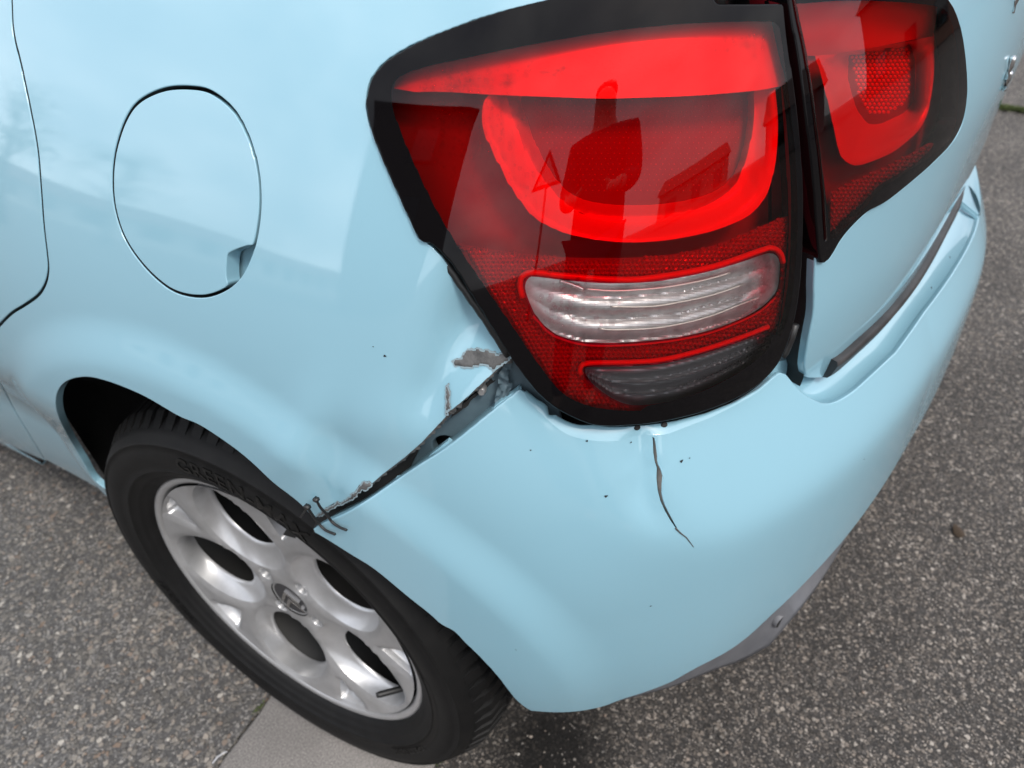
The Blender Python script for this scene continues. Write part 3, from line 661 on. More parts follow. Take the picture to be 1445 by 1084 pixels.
# little black scuff marks of the paint, and drilled holes beside the crack
def spot(px, r, m, surf=BQ, d=-.0004, name='paint_chip', parent=None, el=1.5):
    c_ = surf.hit([px])[0]; th = np.linspace(0, 2 * np.pi, 12, endpoint=False); rad = r * (1 + .25 * np.sin(3 * th + px[0]))
    return mesh(name, surf.P(c_[0] + rad * el * np.cos(th), c_[1] + rad * np.sin(th), d), [tuple(range(12))], m, car, smooth=False)
for p, r in (((961.5, 650.5), .0011), ((973, 646), .0005), ((855, 700), .0010), ((918, 855), .0007), ((890, 624), .0006), ((543, 502), .0008), ((527, 489), .0004), ((749, 635), .0005), ((828, 622), .0007), ((1219, 648), .0006), ((1306, 345), .001), ((1314, 406), .0012), ((1340, 363), .0012)):
    if p[0] > 600 or p[1] > 560: spot(p, r, M_dark)
    else: spot(p, r, M_dark, QP)
def on_ledge(px, r):
    d_ = np.array([(px[0] - CX) / FPX, (px[1] - CY) / FPX, 1]) @ ROT; c_ = (LEDGE - CAM) @ ROT.T; uv = np.c_[CX + FPX * c_[:, 0] / c_[:, 2], CY + FPX * c_[:, 1] / c_[:, 2]]; p = LEDGE[np.hypot(*(uv - px).T).argmin()] + (0, 0, .0012)
    n = np.array([-.45, -.55, .7]); n /= np.linalg.norm(n); a = np.cross(n, (0, 0, 1)); a /= np.linalg.norm(a); b = np.cross(n, a); th = np.linspace(0, 2 * np.pi, 16, endpoint=False)
    mb = MB(); R2 = lambda q, e: p + n * e + q * (1.35 * np.cos(th)[:, None] * a + np.sin(th)[:, None] * b)
    mb.grid([R2(r, .0001), R2(r * .8, .0012), R2(r * .55, .0006)], close_v=True); mb.add(R2(r * .56, .0007), [tuple(range(16))])
    return mb.build('drilled_hole', M_dark, car)
on_ledge((900.5, 605.5), .0022); on_ledge((937, 601), .0023)
# ragged metal left along the lower edge of the split panel
te = QP.hit(ln_(tear_px[8:], 2.2)); tt = np.gradient(te, axis=0); tt /= np.linalg.norm(tt, axis=1)[:, None]; no_ = np.stack([tt[:, 1], -tt[:, 0]], 1)
rg = np.abs(np.convolve(rng.normal(0, 1, len(te) + 4), [.3, .6, 1, .6, .3], 'valid')) * .0011 + .0004
mb = MB(); mb.grid(np.array([QP.P(te[:, 0], te[:, 1], -.0005), QP.P(*(te + no_ * (rg * .6 + .0006)[:, None]).T, .0004), QP.P(*(te + no_ * (rg + .0009)[:, None]).T, .0025)])); mb.build('torn_metal_edge', M_tear, car)
# cable ties that hold bumper and panel together
def tie(px, ds, rad, name='cable_tie'):
    p = cr_(px, 3); d_ = np.interp(np.linspace(0, 1, len(p)), np.linspace(0, 1, len(ds)), ds); q_ = np.array([BP.hit([a], b)[0] for a, b in zip(p, d_)])
    P = BP.P(q_[:, 0], q_[:, 1], d_); mb = MB(); mb.tube(P, rad, 8)
    mb.box(P[0], np.array([.0022, .0022, .0014])); return mb.build(name, M_rubber, car)
tie([(446, 705), (452, 716), (460, 725), (468, 736), (479, 744), (489, 748)], [-.010, -.007, -.003, -.002, -.003, -.005], .0013)
tie([(433, 715), (441, 727), (449, 738), (459, 748), (473, 754)], [-.006, -.004, -.002, -.003, -.005], .0013)
tie([(434, 716), (427, 726), (424, 730)], [-.006, -.004, -.003], .0009)

# ------------------------------------------------------------------ tail lamp on the body
lamp = empty('tail_lamp', (0, 0, 0), car)
lens_px = np.vstack([cr_([(776, 2), (715, 17), (668, 31.5), (612, 53), (575, 71), (544, 91), (525, 116), (519, 147), (525, 179), (540, 220), (558.5, 262), (580, 309), (593, 336)], 6),
    cr_([(598, 339), (612, 343), (640, 372), (668, 415), (698, 463), (722, 501), (750, 540), (765, 557), (784, 573), (809, 587), (836, 597.5), (860, 600), (885, 599), (913, 597), (953.8, 590), (995, 579), (1036.8, 562.5), (1068, 544), (1090, 523), (1103, 503), (1112, 480), (1121, 448), (1128, 402), (1132, 332), (1132, 270), (1128, 200), (1121, 137), (1110, 60), (1105, 11)], 7),
    ln_([(1104, 9), (1014, 9.5), (1008, 4), (1000, -8)], 8)[:], cr_([(990, -20), (930, -17), (850, -8), (785, 0)], 8)])
LP = Surf('upper')
red_px = np.vstack([cr_([(579, 101), (604, 93.5), (644.7, 84.7), (700, 73), (762, 61), (820, 51), (880, 42), (950.6, 35), (1010, 31.5), (1078, 30.5), (1096, 34), (1103, 60), (1114, 140), (1121, 205), (1125, 270), (1125, 332), (1120, 402), (1112, 448), (1102, 474)], 8),
    cr_([(1088, 472), (1083, 490), (1051, 520), (1005.5, 546), (960, 563), (914, 573), (905, 580)], 8), cr_([(903, 580.5), (868.5, 579), (829, 572), (793, 554), (758.6, 512), (725, 463), (684, 404), (653, 358), (618, 300), (594, 252), (573, 204), (556, 158), (552, 128), (560, 111)], 7)])
rev_px = cr_([(746.6, 392), (757.7, 391), (792, 395), (829.7, 398.6), (868, 400), (920, 398), (961.5, 391.5), (1003, 382.8), (1044.6, 370.5), (1072, 361), (1086, 357.5), (1095.8, 361), (1100, 372), (1098, 402), (1090, 418.6), (1072, 435), (1044.6, 450), (1003, 465.6), (961.5, 475), (920, 480.5), (868, 483.8), (827, 482.8), (799, 477), (778.4, 467.6), (757.7, 447), (744, 419), (740.5, 403)], 6, True)
fog_px = cr_([(825, 521), (834, 518), (891, 517), (937, 513), (994, 499), (1051, 480), (1083, 467.5), (1088, 470), (1083, 493), (1051, 520), (1005.5, 545), (960, 563), (914, 571), (887, 571), (864, 562), (841, 546), (828, 531)], 6, True)
red_px[red_px[:, 1] > 480] += (0, .0)
DL = -.0035
lq, rq, vq_, fq = (LP.hit(p, DL) for p in (lens_px, red_px, rev_px, fog_px))
def lens_idx(c):
    m = np.where(inside(c, rq), 1, 0); m[inside(c, fq)] = 3; m[inside(c, vq_)] = 2; return m
lens = panel('lens', [M_black, M_lens, M_clear, M_smoke], LP, lq, marks=[rq, vq_, fq], h=.0075, r=.0018, depth=.02, d=DL, parent=lamp, fm=lens_idx, lipmat=0)
# inside: back shell
pxmesh('lamp_housing', M_deepred, LP, lens_px[::2] * .985 + np.array([12.5, 5]), lambda p: np.full(len(p), .034), 22, parent=lamp)
# upper reflector: a bright ledge that falls back from the rim to the step line
led = np.vstack([cr_([(556, 122), (579, 100), (644.7, 83), (762, 59), (880, 40), (950.6, 33), (1078, 28.5), (1094, 34), (1100, 70), (1106, 117)], 8), cr_([(1100, 119), (1070, 124.5), (1010, 130), (960, 133), (900, 135), (850, 136), (780, 134), (700, 131), (630, 127), (585, 127)], 8)])
def led_d(p):
    yt = np.interp(p[:, 0], [556, 579, 644, 762, 880, 950, 1078, 1106], [118, 100, 83, 59, 40, 33, 28.5, 33]); yb = np.interp(p[:, 0], [556, 630, 700, 850, 960, 1070, 1106], [125, 127, 131, 136, 133, 124, 117])
    return .0105 - .006 * np.clip((p[:, 1] - yt) / (yb - yt + .1), 0, 1)
pxmesh('upper_reflector', M_redrefl, LP, growpx(led, 3), led_d, 10, parent=lamp)
# dim red wall along the lamp's inner side
pxmesh('side_reflector', mat('dim_red_wall', (.36, .008, .03), .35), LP, np.vstack([cr_([(1098, 40), (1108, 60), (1119, 140), (1126, 205), (1130, 270), (1130, 332), (1125, 402), (1116, 450), (1106, 476)], 8), cr_([(1098, 470), (1108, 400), (1113, 330), (1110, 240), (1104, 150), (1098, 70)], 8)]), lambda p: np.full(len(p), .009), 10, parent=lamp)
# U-shaped light guide
uo = cr_([(692, 131), (683, 146), (680, 162), (682, 181), (690, 203), (702, 228), (724, 269), (748, 301), (770, 317), (808, 332), (870, 341.5), (933, 340), (995, 329), (1037, 314.5), (1062, 300), (1081, 276), (1090, 250), (1096, 215), (1098, 170), (1094, 124)], 6)
ui = cr_([(713, 134), (719, 152), (727, 175), (742, 214), (765, 250), (782, 271), (799, 287), (825, 303), (861, 312), (912, 312.5), (952, 306), (1003, 287), (1034, 264), (1048, 238), (1058, 205), (1064, 165), (1064, 127)], 6)
upoly = np.vstack([uo, ui[::-1]])
def u_d(p):
    a = edist(p, ui, False); b = edist(p, uo, False); return .022 - .014 * smooth(a / (a + b + 1e-6), -.1, 1.0)
pxmesh('light_guide', M_guide, LP, upoly, u_d, 5, parent=lamp)
# bowl behind it: side walls fall back to the prism plate
pr = cr_([(745, 137), (752, 165), (765, 200), (783, 236), (806, 264), (836, 274), (900, 277), (965, 274), (1010, 262), (1034, 238), (1045, 205), (1050, 165), (1050, 128)], 6)
prp = np.vstack([pr, cr_([(1050, 127), (960, 133.5), (850, 136.5), (745, 133.5)], 8)])
bowl = np.vstack([ui, ui[::-1][:1] - (0, 3), ui[:1] - (0, 3)])
def bowl_d(p):
    e = edist(p, ui, False); f = edist(p, prp); inn_ = inside(p, prp); f[inn_] = 0
    return .0225 + .016 * smooth(e / (e + f + 1e-6), 0, 1)
pxmesh('bowl_reflector', M_redrefl, LP, bowl, bowl_d, 6, parent=lamp)
def prism(name, m, surf, poly, base, amp, cell, holes=(), parent=None):
    """reflector plate of small six-sided cones, one per cell"""
    poly = np.asarray(poly, float); lo, hi = poly.min(0), poly.max(0); dy = cell * .866; C_ = []
    for j, y in enumerate(np.arange(lo[1], hi[1] + dy, dy)):
        for x in np.arange(lo[0], hi[0] + cell, cell): C_.append((x + (j % 2) * cell / 2, y))
    C_ = np.array(C_); k = inside(C_, growpx(poly, -.2 * cell))
    for hh in holes: k &= ~inside(C_, growpx(np.asarray(hh, float), .3 * cell))
    C_ = C_[k]; n = len(C_); a = math.pi / 6 + np.arange(6) * math.pi / 3
    co_ = C_[:, None] + .577 * cell * np.stack([np.cos(a), np.sin(a)], 1)[None]
    al = np.vstack([C_, co_.reshape(-1, 2)]); bd = np.full(len(al), base); bd[:n] -= amp
    q_ = surf.hit(al, bd); V = surf.P(q_[:, 0], q_[:, 1], bd)
    F = [(i, n + 6 * i + (t + 1) % 6, n + 6 * i + t) for i in range(n) for t in range(6)]
    pxmesh(name + '_base', M_deepred, surf, poly, lambda p: np.full(len(p), base + .0004), cell * 3, holes=holes, parent=parent)
    return tag(mesh(name, V, F, m, parent, smooth=False), kind='stuff')
prism('prism_plate', M_prism, LP, prp * .995 + (4.5, 1), .0370, .0036, 8.6, parent=lamp)
# lower reflex zone with its prisms
rx = np.vstack([cr_([(646, 344), (684, 404), (725, 463), (758.6, 512), (793, 553), (829, 571), (868, 578.5), (903, 580)], 7), cr_([(920, 574), (960, 566), (1005, 549), (1051, 524), (1085, 496), (1098, 455), (1106, 400), (1111, 330), (1112, 305)], 7),
    cr_([(1100, 308), (1060, 325), (1010, 345), (960, 357), (900, 363), (840, 364), (780, 362), (720, 356)], 8)])
rev_h, fog_h = growpx(rev_px[::2], 3), growpx(fog_px[::2], 3)
prism('reflex_reflector', M_reflex, LP, rx, .0085, .0016, 6.8, holes=[rev_h, fog_h], parent=lamp)
# bright rim over the two windows
def rimline(px, r, m, name, d=.003, closed=False):
    q_ = LP.hit(px, d); P = LP.P(q_[:, 0], q_[:, 1], d); mb = MB(); mb.tube(P, r, 8); return mb.build(name, m, lamp)
rimline(cr_([(738, 420), (734, 400), (741, 387), (760, 385), (792, 389), (868, 394.5), (920, 392), (1003, 377), (1072, 354), (1088, 350), (1100, 356), (1105, 370)], 6), .0023, M_guide, 'window_rim')
rimline(cr_([(820, 528), (819, 519), (830, 512.5), (891, 511), (937, 507), (994, 493), (1051, 474), (1084, 461)], 6), .0021, M_guide, 'fog_window_rim')
rimline(cr_([(752, 446), (775, 470), (799, 481), (827, 487), (868, 488), (920, 484.5), (961, 479), (1003, 469.6), (1044, 454), (1074, 438.5), (1093, 421)], 6), .0009, mat('pink_edge', (.65, .25, .25), .3), 'window_lower_rim')
# reversing lamp reflector with its three ribs
def vfrac(p, top, bot):
    yt = np.interp(p[:, 0], *top); yb = np.interp(p[:, 0], *bot); return np.clip((p[:, 1] - yt) / (yb - yt), 0, 1)
RT = ([740, 792, 868, 961, 1044, 1100], [391, 395, 400, 391, 370, 357]); RB = ([740, 778, 827, 868, 961, 1044, 1100], [430, 468, 483, 484, 475, 450, 415])
def rev_d(p):
    f = vfrac(p, RT, RB); ends = smooth(p[:, 0], 742, 840) * (1 - smooth(p[:, 0], 1030, 1100))
    st = .0115 + .0045 * (1 - np.abs(np.sin(np.pi * (f * 2.75 + .35)))) * ends + .003 * (1 - ends)
    return st
pxmesh('reversing_reflector', M_silver, LP, growpx(rev_px[::2], 5), rev_d, 3.2, parent=lamp, smooth=False)
for a in ([(828, 408), (868, 410.5), (920, 407.5), (961, 402), (1003, 393), (1030, 385)], [(862, 433), (920, 432.5), (961, 426), (1003, 417), (1048, 402)], [(845, 464), (868, 465.5), (920, 463.5), (961, 457), (1003, 446), (1044, 430), (1072, 420)]):
    rimline(cr_(a, 6), .00075, mat('rib_edge', (.85, .8, .72), .3, .5), 'reflector_rib', .0105)
rimline(cr_([(790, 396), (808, 402), (824, 409)], 4), .0016, mat('rib_bevel', (.9, .88, .85), .25, .7), 'reflector_bevel', .0095)
# fog lamp reflector
FT = ([825, 891, 937, 994, 1051, 1088], [519, 516, 512, 498, 479, 467]); FB = ([825, 864, 900, 960, 1005, 1051, 1088], [530, 562, 572, 563, 546, 520, 490])
def fog_d(p):
    f = vfrac(p, FT, FB); return .0105 + .004 * (1 - np.abs(np.sin(np.pi * f * 3)))
pxmesh('fog_reflector', M_foggrey, LP, growpx(fog_px[::2], 4), fog_d, 3.2, parent=lamp, smooth=False)
for a in ([(860, 540), (891, 541), (937, 537), (994, 523), (1051, 500), (1086, 484)], [(880, 556), (920, 556), (960, 547), (1005, 531), (1051, 508), (1084, 492)]):
    rimline(cr_(a, 6), .0006, mat('smoke_rib', g3(.22), .3, .5), 'fog_rib', .0095)
# condensation drops on the inside of the lens
dm = lens_mat('water_drop', (.93, .80, .82))
mb = MB(); pts_ = []
for _ in range(620):
    k = rng.random()
    if k < .42: p = np.array([rng.normal(640, 26), rng.normal(155, 32)])
    elif k < .65: x = rng.uniform(620, 1080); p = np.array([x, np.interp(x, [620, 1080], [105, 45]) + abs(rng.normal(0, 13))])
    elif k < .8: p = np.array([rng.normal(690, 40), rng.normal(215, 60)])
    elif k < .9: p = np.array([rng.normal(790, 26), rng.normal(432, 18)])
    else: p = np.array([rng.normal(1076, 14), rng.normal(400, 22)])
    if inside(p[None], growpx(red_px, -6))[0]: pts_.append(p)
pts_ = np.array(pts_); qd = LP.hit(pts_, -.0008); Pd = LP.P(qd[:, 0], qd[:, 1], -.0008); Nd = LP.N(qd[:, 0], qd[:, 1])
for p, n in zip(Pd, Nd):
    a = np.cross(n, (0, 0, 1)); a /= np.linalg.norm(a); b = np.cross(n, a); r = .0008 + .0016 * rng.random() ** 3
    th = np.linspace(0, 2 * np.pi, 9, endpoint=False); g = [p + q_ * r * (np.cos(th)[:, None] * a + 1.15 * np.sin(th)[:, None] * b) - n * h_ * r for q_, h_ in ((1, 0), (.75, .4), (.3, .62))]
    k = len(mb.V); mb.grid(np.array(g), close_v=True); mb.F.append(tuple(range(k + 18, k + 27)))
tag(mb.build('condensation_drops', dm, lamp), kind='stuff')
# lamp side wall, seal and clip
sq = LP.hit(cr_([(771, 0), (715, 14.5), (668, 28), (612, 50), (574, 68), (543, 88), (523, 114), (517, 146), (523, 179), (538, 220), (556, 263), (578, 310), (592, 338), (622, 365), (655, 410), (684, 451), (718, 503)], 8), .004)
mb = MB(); mb.tube(LP.P(sq[:, 0], sq[:, 1], .006), .0035, 8); mb.build('lamp_seal', M_rubber, lamp)
mb = MB(); cq2 = LP.hit([(1056, -4)], .004)[0]; mb.box(LP.P(cq2[0], cq2[1], .034), np.array([.016, .008, .012])); mb.build('lamp_clip', M_rubber, lamp)
bk = LP.hit(lens_px[::3], .06); panel('lamp_pocket', M_dark, LP, LP.hit(growpx(lens_px[::3], 12), .046), h=.03, d=.046, depth=.002, parent=car)
wall = LP.hit(cr_([(1104, 9), (1110, 60), (1121, 137), (1128, 200), (1132, 270), (1132, 332), (1128, 402), (1121, 448), (1112, 480), (1102, 503)], 6), DL)
mb = MB(); mb.grid([LP.P(wall[:, 0] + o, wall[:, 1], d_) for o, d_ in ((.0005, -.003), (.0035, .000), (.006, .006), (.009, .02), (.010, .05))]); mb.build('lens_side_wall', M_deepred, lamp)
rimline(np.array([(1103, 504), (1108, 497), (1116, 478), (1122, 458)]), .0035, M_rubber, 'lens_foot', .004)

# ------------------------------------------------------------------ tailgate, its lamp and trim
HT = Surf('upper')
h_left = UP.hit(cr_([(1152.5, 363), (1151, 400), (1150, 440), (1145, 468), (1140, 495), (1137.5, 517), (1139, 530)], 7))
h_low0 = UP.hit(cr_([(1143, 531.5), (1158, 531.5), (1170, 526), (1206, 494)], 8)); z_l = h_low0[-1, 1]
h_low = cat(h_low0, np.array([(s_, z_l + (.618 - z_l) * (s_ - h_low0[-1, 0]) / (SC - h_low0[-1, 0])) for s_ in np.linspace(h_low0[-1, 0] + .012, SC, 36)]))
hl_in = cr_([(1154, 363), (1161, 370), (1171, 366), (1188.5, 337.6), (1206, 317), (1227, 298), (1256.4, 281.5), (1303.7, 243), (1325, 223), (1340.5, 207), (1352, 190), (1361, 168), (1365.5, 140), (1366, 115), (1363, 77), (1357, 42), (1347, 14), (1335, -4)], 6)
hli = UP.hit(hl_in)
ltp = UP.hit(cr_([(1326, -9), (1290, -18), (1220, -23), (1150, -23), (1121, -21)], 8)); h_up = cat(hli, ltp, [(ltp[-1, 0], 1.06), (ltp[-1, 0] + .004, 1.12), (SC, 1.12)])
half_h = cat(h_left[::-1], h_up[1:])       # lower left corner -> up -> centre top
tail = cat(h_low, mir(h_low)[1:], mir(half_h)[0:], )
tail = cat(h_low, mir(h_low)[1:], mir(half_h), half_h[::-1][1:])
tail = cat(h_low, mir(h_low)[1:])          # bottom edge, left to right
tail = cat(tail, mir(half_h)[::-1], half_h[::-1]) if False else cat(tail, np.stack([2 * SC - half_h[:, 0], half_h[:, 1]], 1), half_h[::-1][1:])
keep = np.r_[True, np.linalg.norm(np.diff(tail, axis=0), axis=1) > 4e-4]; tail = tail[keep]
hatch = panel('tailgate', M_paint, HT, dn(np.vstack([tail, tail[:1]]), .02)[:-1], h=.014, r=.0018, depth=.006, parent=car)
st_o = np.linspace(.725, 2 * SC - .725, 120); fz = lambda s_: np.interp(np.minimum(s_, 2 * SC - s_), h_low[:, 0], h_low[:, 1])
mb = MB(); zt = fz(st_o); q_ = UP.hit([(1146, 510), (1150, 524)]); hgt = .023
mb.grid([UP.P(st_o, zt + a, d_) for a, d_ in ((hgt, .002), (hgt, -.005), (hgt - .001, -.0068), (hgt - .005, -.0085), (hgt - .0065, -.0080), (.004, -.0062), (.0005, -.0045), (-.003, .004), (-.003, .03))])
A_ = np.array([UP.P(np.full(1, .725), zt[:1] + a, d_)[0] for a, d_ in ((hgt, .002), (hgt - .0005, -.0063), (hgt - .005, -.0085), (.004, -.0062), (0, -.004), (-.003, .010))]); mb.add(A_, [tuple(range(6))])
mb.build('tailgate_trim_strip', M_strip, hatch)
# chrome letters and badge that stand proud of the tailgate
for s_, z_, a in ((1.02, .93, .012), (1.05, .86, .011), (1.06, .845, .009)):
    mb = MB(); n = UP.N(np.array([s_]), np.array([z_]))[0]; p = UP.P(np.array([s_]), np.array([z_]), -.002)[0]
    mb.tube(np.array([p + (0, 0, a), p + (.008, -.001, 0), p - (0, 0, a)]), .003, 6); mb.build('chrome_letter', M_chrome, hatch)
# channel between body and tailgate
mb = MB(); zc = np.linspace(.64, 1.1, 40)
sL = np.interp(zc, wall[::-1][:, 1], wall[::-1][:, 0]) + .006; sR = np.interp(zc, np.r_[h_left[::-1][:, 1], 1.05], np.r_[h_left[::-1][:, 0], h_left[0, 0] - .02])
rows = [UP.P(sL - .002, zc, .03), UP.P(sL, zc, .055), UP.P(sR + .01, zc, .055), UP.P(sR + .012, zc, .02)]
mb.grid(rows); mb.build('tailgate_channel', M_dark, car)
gl_ = UP.hit([(1125, 468), (1150, 470), (1143, 530), (1095, 535), (1100, 505)], .02)
panel('channel_floor', M_inner, UP, gl_, h=.01, d=.022, depth=.002, parent=car)
zc2 = np.linspace(.655, .82, 20); sR2 = np.interp(zc2, h_left[::-1][:, 1], h_left[::-1][:, 0])
mb = MB(); mb.grid([UP.P(sR2 - .0016, zc2, .0018), UP.P(sR2 - .0018, zc2, .012), UP.P(sR2 + .002, zc2, .05)]); mb.build('tailgate_edge', M_dark, hatch)  # painted return coloured near-black in place of the channel's shade

hlamp = empty('tailgate_lamp', (0, 0, 0), car)
hl_px = np.vstack([hl_in[2:-1] + np.array([-1.2, -1.2]), cr_([(1330, -6), (1290, -14), (1220, -18), (1150, -18), (1117, -16)], 8), cr_([(1115, -10), (1120, 30), (1130, 88), (1141, 175), (1149, 245), (1154.5, 320), (1157, 350)], 8)])
hq_ = UP.hit(hl_px, DL)
hred = np.vstack([cr_([(1122, 5), (1133, 5), (1200, 1), (1280, 4), (1330, 12), (1342, 30), (1349, 60), (1353, 110), (1352, 150), (1346, 185), (1330, 208), (1290, 236), (1245, 266), (1215, 300), (1180, 335)], 8), cr_([(1172, 338), (1168, 300), (1159, 225), (1149, 150), (1137, 75), (1127, 20)], 8)])
hrq = UP.hit(hred, DL)
panel('lens', [M_black, M_lens_dark], UP, hq_, marks=[hrq], h=.0075, r=.0018, depth=.02, d=DL, parent=hlamp, fm=lambda c: inside(c, hrq).astype(int), lipmat=0)
M_keep = lamp; 
def px2(name, m, poly, f, h, **k): return pxmesh(name, m, UP, poly, f if callable(f) else (lambda p: np.full(len(p), f)), h, parent=hlamp, **k)
px2('lamp_housing', M_deepred, growpx(hl_px[::2], -8), .032, 22)
hled = np.vstack([cr_([(1122, 3), (1200, -1), (1280, 2), (1330, 10), (1341, 30), (1341, 44)], 8), cr_([(1318, 50), (1284, 57), (1240, 66), (1200, 73), (1150, 79)], 8), [(1140, 79), (1130, 35)]])
px2('upper_reflector', M_redrefl, hled, lambda p: .006 + .022 * np.clip((p[:, 1] - 2) / 75, 0, 1), 9)
hb = np.vstack([cr_([(1150, 79), (1158, 105), (1169, 147), (1183, 210), (1188, 222), (1197, 230), (1214, 233), (1256, 217), (1283, 197), (1298, 182), (1307, 165), (1312, 147), (1318, 105), (1318, 51)], 6), cr_([(1310, 52), (1284, 58), (1240, 66), (1200, 73)], 8)])
hp = np.vstack([cr_([(1199, 78), (1204, 105), (1211, 133), (1219, 153), (1235, 165), (1262, 157), (1277, 149), (1285, 133), (1284, 64)], 6), [(1240, 71)]])
def hb_d(p):
    e = edist(p, hb); f = edist(p, hp); f[inside(p, hp)] = 0
    return .014 + .020 * smooth(e / (e + f + 1e-6), 0, 1)
px2('bowl_reflector', M_redrefl, hb, hb_d, 5)
prism('prism_plate', mat('bright_red_prism', (.95, .03, .03), .22, .2), UP, hp, .0325, .0016, 6.4, parent=hlamp)
hs = np.vstack([cr_([(1172, 272), (1190, 262), (1218, 249), (1256, 231), (1284, 217), (1310, 202), (1318, 203)], 6), cr_([(1312, 214), (1290, 232), (1256, 252), (1235, 266), (1207, 299), (1172, 331)], 6)])
prism('reflex_reflector', M_reflex, UP, hs, .0085, .0015, 6.4, parent=hlamp)
rw = UP.hit(cr_([(1119, -12), (1127, 30), (1136, 70), (1147, 140), (1156, 210), (1162, 270), (1166, 340)], 6), DL - .001)
mb = MB(); mb.tube(UP.P(rw[:, 0], rw[:, 1], DL - .0002), .0012, 8); mb.build('lens_ridge', M_lens_dark, hlamp)
# ------------------------------------------------------------------ wheel
WC = np.array([.030, 0, .31]); RR = .218
def wheel_pt(r, a, x): return np.stack([x + WC[0], -r * np.cos(a) + WC[1], r * np.sin(a) + WC[2]], -1)     # a = 0 towards the tail, 90 deg up
def lathe(name, prof, m, parent, n=128, loop=False):
    th = np.linspace(0, 2 * np.pi, n, endpoint=False); mb = MB()
    mb.grid(np.array([wheel_pt(np.full(n, r), th, np.full(n, x)) for r, x in prof])[::-1], close_v=True); return mb.build(name, m, parent)
wheel = empty('wheel', (0, 0, 0), car)
def tyre_nodes(t, b):
    c = t.nodes.new('ShaderNodeTexCoord').outputs['Object']
    t.links.new(ramp(t, noise(t, 40, 5, .65, c), [(.3, (.0028, .0028, .003)), (.75, (.0075, .0072, .007))]), b.inputs['Base Color']); bump(t, b, noise(t, 900, 3, .6, c), .25, .0005)
M_tyre = mat('tyre_rubber', g3(.02), .6, spec=.25, build=tyre_nodes)
M_tyretext = mat('tyre_lettering', g3(.0018), .4, spec=.3)
prof = [(.214, .010), (.2165, .002), (.2185, -.003), (.2225, -.007), (.228, -.0095), (.2285, -.0108), (.232, -.0125), (.240, -.0165), (.2405, -.0178), (.2430, -.0180), (.2435, -.0172), (.252, -.0200), (.262, -.0215), (.272, -.0205), (.2785, -.0175), (.279, -.0185), (.2815, -.0180), (.282, -.0165), (.288, -.010), (.293, -.002), (.2965, .008)]
tyre = lathe('tyre', prof + [(.2975, .012), (.297, .016), (.296, .18), (.285, .205), (.214, .20)], M_tyre, wheel, 160)
# tread blocks
mb = MB(); NB = 78
for k in range(NB):
    a0 = 2 * np.pi * k / NB; wa = 2 * np.pi / NB
    for (x0, x1, sk, fr) in ((.000, .046, .35, .74), (.052, .094, .2, .80), (.100, .142, -.2, .80), (.148, .19, -.35, .74)):
        rows = []
        for x, rr_ in ((x0, 0), (x0 + .004 if x0 else .018, 1), (x1 - .002, 1), (x1, 0)):
            ro = .309 if rr_ else .2955
            if x0 == 0: ro = {0.0: .2925, .018: .3045}.get(x, ro)
            rows.append([(ro, a0 + sk * (x - x0) / .05 * wa + f * wa * fr, x) for f in (0, .08, .92, 1)])
        R_ = np.array(rows); ra = R_[..., 0].copy(); ra[:, 0] -= .009; ra[:, 3] -= .009
        mb.grid(wheel_pt(ra, R_[..., 1], R_[..., 2] - .004))
tread = mb.build('tread', M_tyre, wheel, smooth=False); tag(tread, kind='stuff')
# sidewall lettering and fine rings
def side_text(txt, r, a_mid, size, step):
    cu = bpy.data.curves.new('t', 'FONT'); cu.body = txt; cu.size = size; cu.extrude = .0005; cu.space_character = 1.12; cu.align_x = 'CENTER'; cu.offset = .0004
    ob = bpy.data.objects.new('t', cu); col.objects.link(ob); bpy.context.view_layer.update()
    me = bpy.data.meshes.new_from_object(ob.evaluated_get(bpy.context.evaluated_depsgraph_get())); bpy.data.objects.remove(ob)
    bm_v = np.array([v.co[:] for v in me.vertices]); pr_ = np.array(prof)
    rr_ = r + bm_v[:, 1]; a = math.radians(a_mid) - bm_v[:, 0] / r * 1.0
    x = np.interp(rr_, pr_[:, 0], pr_[:, 1]) - .0004 - (bm_v[:, 2] > 0) * .0009
    V = wheel_pt(rr_, a, x); F = [tuple(p.vertices) for p in me.polygons]
    return mesh('sidewall_lettering', V, F, M_tyretext, wheel, smooth=False)
side_text('GREEN-MAX', .2515, 80, .029, 0)
side_text('195/55 R16 87V', .2475, 205, .012, 0); side_text('TUBELESS RADIAL', .2475, 318, .010, 0)
mb = MB()
for k in range(150):
    a = math.radians(-52 + k * .42)
    mb.grid(np.array([[wheel_pt(np.array(r), np.array(a + e), np.array(np.interp(r, *np.array(prof).T) - .0006)) for e in (0, .003)] for r in (.2445, .249, .252)]))
tag(mb.build('sidewall_ribbing', M_tyretext, wheel), kind='stuff')
